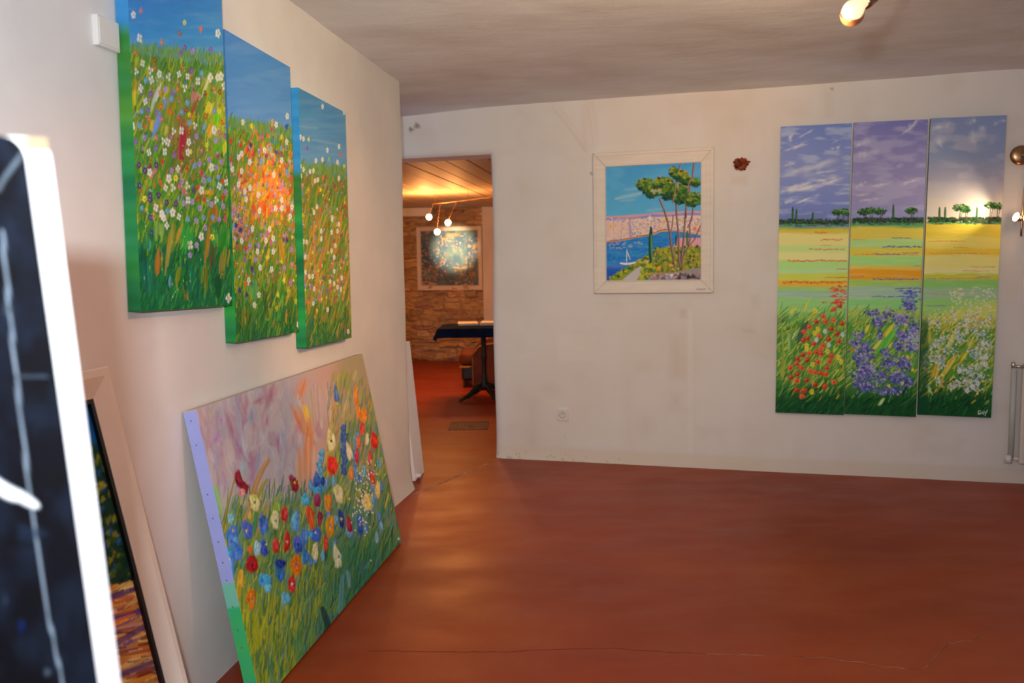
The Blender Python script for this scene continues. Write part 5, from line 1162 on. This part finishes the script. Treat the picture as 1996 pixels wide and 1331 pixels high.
# ---------- power socket on the back wall
def wall_thing(name, label, cat, s, z, group=None): return thing(name, label, cat, mat=wall_matrix(bw, BDIR, s, z), group=group)
TS = wall_thing('power_socket', 'small square white power socket low on the back wall', 'socket', 0.376, 0.343)
bmq = bmesh.new(); bx(bmq, -.041, .041, -.012, .01, -.041, .041, bevel=.003); obj('cover_plate', bmq, M['plastic'], TS)
bmq = bmesh.new(); lathe(bmq, [(.022, .0005), (.024, .0014), (.0225, .0022), (.0205, .0016), (.019, -.006), (0, -.006)], 32, Matrix.Translation((0, -.012, 0)) @ Matrix.Rotation(PI / 2, 4, 'X')); obj('socket_well', bmq, pmat('socket_grey', (.42, .38, .34), .5, var=.05), TS, True)
for x, z, m_, n_ in ((-.0095, -.001, 'darkhole', 'pin_hole'), (.0095, -.001, 'darkhole', 'pin_hole'), (0, .009, 'steel', 'earth_pin')):
    bmq = bmesh.new(); lathe(bmq, [(0, .0), (.0052, 0), (.0052, -.004)], 12, Matrix.Translation((x, -.0085 if n_ == 'pin_hole' else -.013, z)) @ Matrix.Rotation(-PI / 2, 4, 'X')); obj(n_, bmq, M[m_], TS)

# ---------- dried orange flower pinned to the wall
TFl = wall_thing('dried_flower', 'small dried orange flower pinned to the back wall beside the framed painting', 'flower', 1.605, 2.076)
rp = random.Random(8)
for k in range(34):
    a = k * 2.4 + rp.uniform(-.2, .2); L = rp.uniform(.036, .05) * (1.35 if abs((a % (2 * PI)) - .15) < .3 else 1); lift = rp.uniform(.1, 1.0); wd = rp.uniform(.009, .014)
    bm = bmesh.new(); rows = []
    for i in range(7):
        t = i / 6; rad_ = .004 + L * t * math.cos(lift * .6 * t); y = -.012 - L * t * math.sin(lift * .8) * .8 + .012 * t * t * rp.uniform(.5, 1)
        w = wd * math.sin(PI * min(1, .12 + .86 * t)) ** .7
        tw = rp.uniform(-.002, .002)
        c = Vector((math.cos(a) * rad_, y, math.sin(a) * rad_)); n = Vector((-math.sin(a), 0, math.cos(a)))
        rows.append([bm.verts.new(c - n * w + Vector((0, tw, 0))), bm.verts.new(c + Vector((0, .0025, 0))), bm.verts.new(c + n * w - Vector((0, tw, 0)))])
    for r0, r1 in zip(rows, rows[1:]):
        for q in range(2): bm.faces.new((r0[q], r0[q + 1], r1[q + 1], r1[q]))
    sol = bmesh.ops.solidify(bm, geom=bm.faces[:], thickness=.0008)
    obj('petal', bm, M['petal'] if k % 6 else M['petal_dark'], TFl)
bm = bmesh.new(); bmesh.ops.create_icosphere(bm, subdivisions=2, radius=.011)
for v in bm.verts: v.co.y = v.co.y * .8 - .016
obj('flower_heart', bm, M['petal_dark'], TFl)
bm = bmesh.new(); tube(bm, [(0, -.014, 0), (0, .004, 0)], .003, 8); obj('stalk', bm, M['petal_dark'], TFl)

# ---------- wall lamp at the right edge
SL, ZL = 3.262, 2.055
TL2 = wall_thing('wall_lamp', 'brass wall lamp with a long rod and small lit spot heads at the right edge', 'lamp', SL, ZL)
bm = bmesh.new(); lathe(bm, [(.060, .004), (.060, .010), (.055, .017), (.040, .023), (.018, .026), (0, .027)], 40, Matrix.Rotation(PI / 2, 4, 'X')); obj('wall_rose', bm, M['brass'], TL2, True)
bm = bmesh.new(); tube(bm, [(0, -.035, 0), (.004, -.09, -.004), (.006, -.11, -.03)], .006, 12); obj('rose_stem', bm, M['brass'], TL2, True)
rod = [(.012, -.11, .02), (.010, -.112, -.06), (.004, -.114, -.15), (-.004, -.115, -.26), (-.008, -.116, -.36), (-.010, -.116, -.44), (-.010, -.116, -.495)]
bm = bmesh.new(); tube(bm, rod, .0055, 12); tube(bm, [(p[0] + .016, p[1] + .004, p[2]) for p in rod[:6]], .003, 8); obj('rod', bm, M['brass'], TL2, True)
bm = bmesh.new(); bx(bm, -.004, .05, -.128, -.102, -.148, -.132, bevel=.003); obj('clamp', bm, M['steel'], TL2)
bm = bmesh.new(); tube(bm, [(-.03, -.118, -.385), (.02, -.118, -.392), (.10, -.118, -.402)], .011, 14); obj('cross_arm', bm, M['brass'], TL2, True)
for (cx_, cy_, cz_, dirv, rr_) in ((-.042, -.125, -.378, (-1, -.45, .30), .030), (.005, -.15, -.383, (-1, -.55, .26), .022)):
    mh = aimed((cx_, cy_, cz_), dirv)
    bm = bmesh.new(); lathe(bm, [(.008, -.05), (.014, -.046), (rr_ * .7, -.02), (rr_, .002), (rr_ * .93, .002), (rr_ * .6, -.018), (0, -.03)], 28, mh); hd = obj('spot_head', bm, M['brass'], TL2, True)
    bm = bmesh.new(); lathe(bm, [(0, .006), (rr_ * .5, .0055), (rr_ * .9, .0025), (rr_ * .5, -.016), (0, -.02)], 24, mh); obj('glowing_bulb', bm, M['bulb_hot'], hd, True)
mL2 = wall_matrix(bw, BDIR, SL, ZL)
hp = mL2 @ Vector((-.095, -.15, -.360))
light('wall_lamp_beam', 'SPOT', hp, 7.5, (1, .74, .42), aim=mL2 @ Vector((-.50, -.04, -.27)), size=.02, angle=100, blend=1)
light('wall_lamp_glow', 'POINT', mL2 @ Vector((-.03, -.20, -.36)), 0.7, WARM, size=.02)

# ---------- radiator below it
TR_ = wall_thing('radiator', 'cream panel radiator with a pipe on its left, low at the right edge', 'radiator', 3.60, 0.15)
bm = bmesh.new(); bx(bm, -.30, .32, -.085, -.045, 0, .60, bevel=.012, seg=3)
for i in range(20): bx(bm, -.285 + i * .0305, -.267 + i * .0305, -.089, -.084, .035, .565, bevel=.003, seg=1)
obj('panel', bm, M['radiator'], TR_)
bm = bmesh.new(); bx(bm, -.285, .30, -.115, -.01, .60, .63, bevel=.006); obj('top_grille', bm, M['frame_cream'], TR_)
bm = bmesh.new(); tube(bm, [(-.34, -.05, .60), (-.34, -.05, .02)], .017, 16); obj('riser_pipe', bm, M['pipe'], TR_, True)
bm = bmesh.new(); tube(bm, [(-.345, -.05, .575), (-.345, -.05, .625), (-.345, -.05, .64)], [.010, .014, .009], 16); tube(bm, [(-.34, -.05, .61), (-.29, -.06, .61)], .010, 12); obj('valve', bm, M['steel'], TR_, True)
bm = bmesh.new(); tube(bm, [(-.352, -.05, .0), (-.352, -.05, .05)], .021, 16); tube(bm, [(-.34, -.05, .03), (-.29, -.06, .03)], .010, 12); obj('lower_elbow', bm, M['plastic'], TR_, True)
for x in (-.2, .22):
    bm = bmesh.new(); bx(bm, x - .015, x + .015, -.05, .004, .08, .11); obj('bracket', bm, M['steel'], TR_)

# ---------- junction box on the left wall
TJ = thing('junction_box', 'small white box high on the left wall beside the nearest meadow canvas', 'box', mat=wall_matrix(lw, LD, 2.470, 2.052))
bm = bmesh.new(); bx(bm, -.050, .050, -.014, .004, 0, .082, bevel=.003); obj('housing', bm, M['plastic'], TJ)
bm = bmesh.new(); bx(bm, -.044, .044, -.0155, -.0135, .007, .075, bevel=.001); obj('lid', bm, M['plastic'], TJ)

# ---------- drain grate in the floor beyond the doorway
cg = sum((on_floor(p) for p in ((880, 822), (953, 822), (950, 838), (873, 838))), np.zeros(3)) / 4
TG = thing('floor_grate', 'square dark patterned grate set in the red floor beyond the doorway', 'grate', loc=tuple(cg))
bm = bmesh.new()
for a in ((-.175, -.16, -.19, .19), (.16, .175, -.19, .19), (-.16, .16, .175, .19), (-.16, .16, -.19, -.175)): bx(bm, a[0], a[1], a[2], a[3], -.01, .004)
obj('grate_rim', bm, M['grate_edge'], TG)
bm = bmesh.new()
for i in range(9):
    for j in range(9):
        if (i, j) == (4, 4): continue
        x = -.155 + i * .0345; y = -.17 + j * .0378; bx(bm, x + .003, x + .0315, y + .003, y + .0345, -.01, .003 if (i + j) % 2 else .0018, bevel=.002, seg=1)
obj('grate_plate', bm, M['grate'], TG)
bm = bmesh.new(); lathe(bm, [(.0, .004), (.02, .004), (.022, 0)], 20); obj('drain_cap', bm, M['darkhole'], TG)

# ---------- ceiling lamp at the top of the picture
PL = at_depth((1662, 24), 2.2)
TC_ = thing('ceiling_spot', 'bright round bulb in an amber shade hanging from the ceiling, top right', 'lamp', loc=tuple(PL))
bax = Vector((-.62, -.30, -.42)).normalized()
KB = .50
def kb(p): return [(a * KB, b * KB) for a, b in p]
bm = bmesh.new(); lathe(bm, kb([(0, .051), (.022, .047), (.040, .034), (.050, .012), (.052, -.004), (.046, -.026), (.034, -.052), (.025, -.075), (.022, -.10), (0, -.10)]), 40, aimed((0, 0, 0.004), bax)); obj('bulb', bm, M['bulb'], TC_, True)
bm = bmesh.new(); sh_ax = Vector((-.25, -.80, .80)).normalized()
pr = [(math.sin(a) * .029, -math.cos(a) * .029) for a in np.linspace(.001, 1.62, 14)]
lathe(bm, pr + [(r_ * .95, z_ * .95) for r_, z_ in pr[::-1]], 40, aimed((0, 0.002, -.004), sh_ax)); obj('shade', bm, M['amber'], TC_, True)
sk = -bax * .052
bm = bmesh.new(); lathe(bm, kb([(0, -.075), (.026, -.07), (.031, -.01), (.029, .008), (0, .008)]), 28, aimed(tuple(sk), bax)); obj('lamp_holder', bm, M['brass'], TC_, True)
top = Vector((0.30, -0.05, CEIL - PL[2] - .01))
bm = bmesh.new(); tube(bm, [tuple(sk - bax * .03), tuple(sk - bax * .10 + Vector((.02, 0, .05))), (top.x, top.y, top.z - .12), tuple(top)], .007, 12); obj('arm', bm, M['brass'], TC_, True)
bm = bmesh.new(); lathe(bm, [(0, -.03), (.045, -.028), (.06, 0), (.06, .012), (0, .012)], 32, Matrix.Translation(top)); obj('ceiling_rose', bm, M['brass'], TC_, True)
PLv = Vector(PL)
# its light, thrown to the left and ahead
light('ceiling_spot_light', 'SPOT', PLv + bax * .10, 108, (1.0, .72, .40), aim=PLv + Vector((-0.9, 3.0, 0.45)), size=.05, angle=130, blend=.9)
# unseen bar and heads added to carry warm beams, above the top edge
unseen_bar = [Vector((.02, .16, top.z - .10)), Vector((.58, -.22, top.z - .10))]
bm = bmesh.new(); tube(bm, unseen_bar, .009, 12); tube(bm, [tuple(top), (top.x, top.y, top.z - .10)], .008, 10); obj('unseen_bar', bm, M['brass'], TC_, True)
for f_, tgt_, pw_, an_, col_, sz_ in ((.05, lw(3.45, 1.72), 60, 12, WARM, .03), (.5, lw(4.4, 1.2), 120, 46, (1, .34, .09), .05), (.95, np.array([1.25, 5.6, 2.62]), 75, 30, WARM, .03), (.28, lw(2.35, 1.1), 55, 44, (1, .36, .12), .04)):  # ceiling-edge and near-wall beams added to warm those surfaces
    c_ = unseen_bar[0].lerp(unseen_bar[1], f_) + Vector((0, 0, -.05)); d_ = (Vector(tgt_) - (PLv + c_)).normalized()
    bm = bmesh.new(); lathe(bm, [(.012, -.06), (.02, -.055), (.032, -.01), (.036, .03), (.033, .03), (.028, -.005), (0, -.01)], 24, aimed(tuple(c_), d_)); hh = obj('spot_head', bm, M['brass'], TC_, True)
    bm = bmesh.new(); lathe(bm, [(0, .012), (.016, .010), (.026, .004), (0, -.004)], 20, aimed(tuple(c_), d_)); obj('glowing_bulb', bm, M['bulb_hot'], hh, True)
    light('unseen_spot_beam', 'SPOT', PLv + c_ + d_ * .04, pw_, col_, aim=tgt_, size=sz_, angle=an_, blend=1)

# ---------- back room: spot rail, picture, table, armchair
r0 = at_depth((842, 398), 9.9); r1 = at_depth((990, 380), 9.0)
TRl = thing('spot_rail', 'thin ceiling rail carrying three small lit spotlights in the back room', 'lamp rail', loc=tuple(r0))
bm = bmesh.new(); d_ = Vector(r1) - Vector(r0); tube(bm, [(0, 0, 0), tuple(d_ * .5 + Vector((0, 0, -.004))), tuple(d_)], .0035, 8); obj('rail', bm, M['brass'], TRl)
for t_ in (.05, .5, .95):
    p_ = d_ * t_; bm = bmesh.new(); tube(bm, [tuple(p_), (p_.x, p_.y, 2.235 - r0[2])], .002, 6); obj('rail_hanger', bm, M['brass'], TRl)
hd_list = []
for (px_, Y_, t_, aim_) in (((836, 423), 9.7, .02, (-.5, 1, -.2)), ((873, 434), 9.5, .35, (0.05, 1, -.25)), ((852, 452), 9.6, .12, (-.2, 1, -.4))):
    c_ = Vector(at_depth(px_, Y_)) - Vector(r0); up_ = d_ * t_
    bm = bmesh.new(); tube(bm, [tuple(up_), tuple(c_ + Vector((0, 0.0, .02)))], .0018, 6); obj('drop_rod', bm, M['brass'], TRl)
    bm = bmesh.new(); mh = aimed(tuple(c_), (-.05, -1, -.05)); lathe(bm, [(0, .022), (.020, .018), (.032, .004), (.034, -.010), (.024, -.034), (0, -.04)], 20, mh); obj('glowing_bulb', bm, M['bulb_hot'], TRl, True)
    hd_list.append(c_ + Vector(r0))
light('rail_light', 'POINT', hd_list[0] + Vector((-.05, .12, 0)), 27, (1, .38, .10), size=.03)
light('rail_light', 'POINT', hd_list[1] + Vector((.06, .12, .03)), 25, (1, .38, .10), size=.03)
light('rail_light', 'POINT', hd_list[2] + Vector((0, -.15, 0)), 11, (1, .36, .09), size=.03)
pc = at_depth((877, 503), 12.62)
light('picture_beam', 'SPOT', hd_list[1] + Vector((0, .1, 0)), 1100, (1, .80, .48), aim=at_depth((886, 484), 12.6), size=.03, angle=15, blend=1)

mP = frame_matrix(FO + FD * ((pc[0] - FO[0]) / FD[0]) + FN * 0.035 + ZUP * (pc[2] - .47), FD, ZUP)
TP = thing('framed_painting', 'blue picture scattered with orange dots in a cream frame on the stone wall', 'painting', mat=mP)
PW_, PH_ = 0.98, 0.93
bm = bmesh.new(); mitred(bm, PW_, PH_, .062, .062, .062, .07, .04, [(0, .034), (.06, .04), (.7, .038), (1, .026)]); obj('frame', bm, M['frame_cream'], TP)
def paint_dots(A):
    A.c[...] = A.C((88, 96, 96)); R = A.rng
    A.fill(np.clip((A.noise(16, 14, 3) - .4) * 4, 0, 1), (56, 72, 90), .6)
    A.fill(np.clip((A.noise(10, 14, 5) - .55) * 4, 0, 1), (118, 116, 84), .6)
    for _ in range(420):
        x = R.uniform(812, 932); y = R.uniform(450, 560); wave = math.sin(x * .09 + y * .05)
        if R.random() < .4 + .4 * (wave > 0): A.dab(x, y, R.uniform(1.1, 2), R.uniform(1.1, 2), A.jit(R.choice([(190, 125, 80), (205, 140, 90), (175, 95, 60), (150, 130, 130)]), 14), .8)
def dots_panel(w, h, y, loc, seed):
    m_i = mP @ Matrix.Translation(loc)
    A = Art(w, h, 150, 140, local_corners(m_i, w, h, y), (.62, .50, .42), seed); paint_dots(A)
    o_ = mobj('painted_canvas', A.mesh('painted_canvas', y, .0015), M['paint'], TP); o_.location = loc; return o_
dots_panel(PW_ - .12, PH_ - .13, -.012, (0, 0, .068), 51)
o_ = dots_panel(.62, .62, -.034, (-.03, 0, .16), 52); o_['label'] = 'raised inner panel with the same orange dots'
bm = bmesh.new(); bx(bm, -.31, .31, -.0335, -.008, 0, .62); oi = obj('panel_side', bm, M['black'], TP); oi.location = (-.03, 0, .16)
box('backing', (-.45, .45, -.008, .0, .03, .9), M['raw_wood'], TP)

# table
tx, ty = -0.30, 9.02
TT = thing('pedestal_table', 'table with a cast iron pedestal under a navy cloth beyond the doorway', 'table', loc=(tx, ty, 0))
bm = bmesh.new(); bx(bm, -.45, .80, -.36, .36, .755, .778, bevel=.006); obj('tabletop', bm, M['raw_wood'], TT)
bm = bmesh.new(); lathe(bm, [(0, .755), (.09, .75), (.05, .70), (.028, .66), (.024, .50), (.035, .46), (.024, .42), (.026, .25), (.04, .20), (.055, .15), (.05, .12), (.03, .10), (0, .10)], 24); obj('column', bm, M['iron'], TT, True)
for k in range(4):
    a = k * PI / 2 + .55; c, s_ = math.cos(a), math.sin(a)
    bm = bmesh.new(); tube(bm, [(c * .02, s_ * .02, .16), (c * .10, s_ * .10, .135), (c * .19, s_ * .19, .065), (c * .26, s_ * .26, .028), (c * .30, s_ * .30, .015)], [.03, .026, .02, .017, .014], 10)
    tube(bm, [(c * .06, s_ * .06, .10), (c * .12, s_ * .12, .075), (c * .20, s_ * .20, .03)], .010, 8); obj('leg', bm, M['iron'], TT, True)
# cloth draped over it
nx_, ny_ = 90, 80
CX, CY = np.meshgrid(np.linspace(-.56, .90, nx_), np.linspace(.46, -.46, ny_))
ex = np.maximum(np.maximum(-.455 - CX, CX - .805), 0); ey = np.maximum(np.abs(CY) - .365, 0)
drop = np.hypot(ex, ey); 
X3 = np.clip(CX, -.455, .805) + np.sign(CX) * ex * .30 ; Y3 = np.clip(CY, -.365, .365) + np.sign(CY) * ey * .30
Z3 = .782 - drop * .95 - .0 + .0015 * np.sin(CX * 40) * np.sin(CY * 31)
X3 += .012 * np.sin(CY * 38) * (ex > 0) * (drop / .1); Y3 += .012 * np.sin(CX * 34) * (ey > 0) * (drop / .1)
me = grid_mesh('tablecloth', np.stack([X3, Y3, Z3], -1)); oc = mobj('tablecloth', me, M['cloth'], None, True)
oc.location = (tx, ty, .0015); tag(oc, 'navy blue cloth draped over the pedestal table', 'tablecloth')
sm = oc.modifiers.new('thickness', 'SOLIDIFY'); sm.thickness = .002; sm.offset = 1
# papers on the cloth
rpp = random.Random(6)
for k, which in enumerate(('leftmost', 'middle', 'rightmost')):
    x = tx - .17 + k * .245; y = ty + .15 + rpp.uniform(-.03, .04); z = .787 + .0006
    bm = bmesh.new(); n_ = 10; W2, H2 = .105, .148; th_ = .022 + .006 * (k % 3)
    bx(bm, -W2, W2, -H2, H2, 0, th_, bevel=.001, seg=1)
    bmesh.ops.rotate(bm, verts=bm.verts, cent=(0, 0, 0), matrix=Matrix.Rotation(rpp.uniform(-.15, .15), 3, 'Z'))
    o_ = obj('paper_stack', bm, M['paper']); o_.location = (x, y, z)
    tag(o_, f'{which} of the cream paper stacks lying on the navy tablecloth', 'paper stack', 'paper stacks on the navy tablecloth')

# armchair, seen from its right side, facing left
ax0 = at_depth((921, 757), 9.9)
TA = thing('armchair', 'brown leather club armchair standing behind the pedestal table', 'armchair', loc=(ax0[0], 10.25, 0))
def arm_outline(y0, y1, name, m):
    bm = bmesh.new(); pts = [(0, .03), (0, .34), (.02, .42), (.08, .485), (.18, .51), (.34, .53), (.55, .58), (.70, .66), (.78, .72), (.84, .70), (.86, .62), (.84, .03)]
    a = [bm.verts.new((x, y0, z)) for x, z in pts]; b = [bm.verts.new((x, y1, z)) for x, z in pts]
    bm.faces.new(a); bm.faces.new(b)
    for i in range(len(pts)): j = (i + 1) % len(pts); bm.faces.new((a[i], a[j], b[j], b[i]))
    bmesh.ops.bevel(bm, geom=bm.edges[:], offset=.012, segments=2, affect='EDGES')
    return obj(name, bm, m, TA), pts
for y0, y1 in ((-.40, -.27), (.27, .40)):
    o_, pts = arm_outline(y0, y1, 'arm_rest', M['leather'])
    yy_ = y0 - .003 if y0 < 0 else y1 + .003
    bm = bmesh.new(); tube(bm, [(x * .97 + .012, yy_, z * .985 + .004) for x, z in pts[:-1]], .007, 8); obj('piping', bm, M['piping'], o_)
bm = bmesh.new(); bx(bm, -.16, .62, -.265, .265, .25, .41, bevel=.06, seg=5); obj('seat_cushion', bm, M['leather'], TA, True)
bm = bmesh.new(); bx(bm, -.13, .70, -.265, .265, .07, .25, bevel=.03, seg=3); obj('seat_base', bm, M['leather_dark'] , TA)
bm = bmesh.new(); bx(bm, -.15, -.02, -.38, .38, .235, .245, bevel=.004); obj('front_band', bm, M['piping'], TA)
bm = bmesh.new(); bx(bm, .60, .86, -.27, .27, .30, .80, bevel=.08, seg=5); obj('backrest', bm, M['leather'], TA, True)
for x in (-.08, .76):
    for y in (-.33, .33): bm = bmesh.new(); lathe(bm, [(0, 0), (.022, 0), (.03, .08), (0, .08)], 14, Matrix.Translation((x, y, 0))); obj('foot', bm, M['leather_dark'], TA)
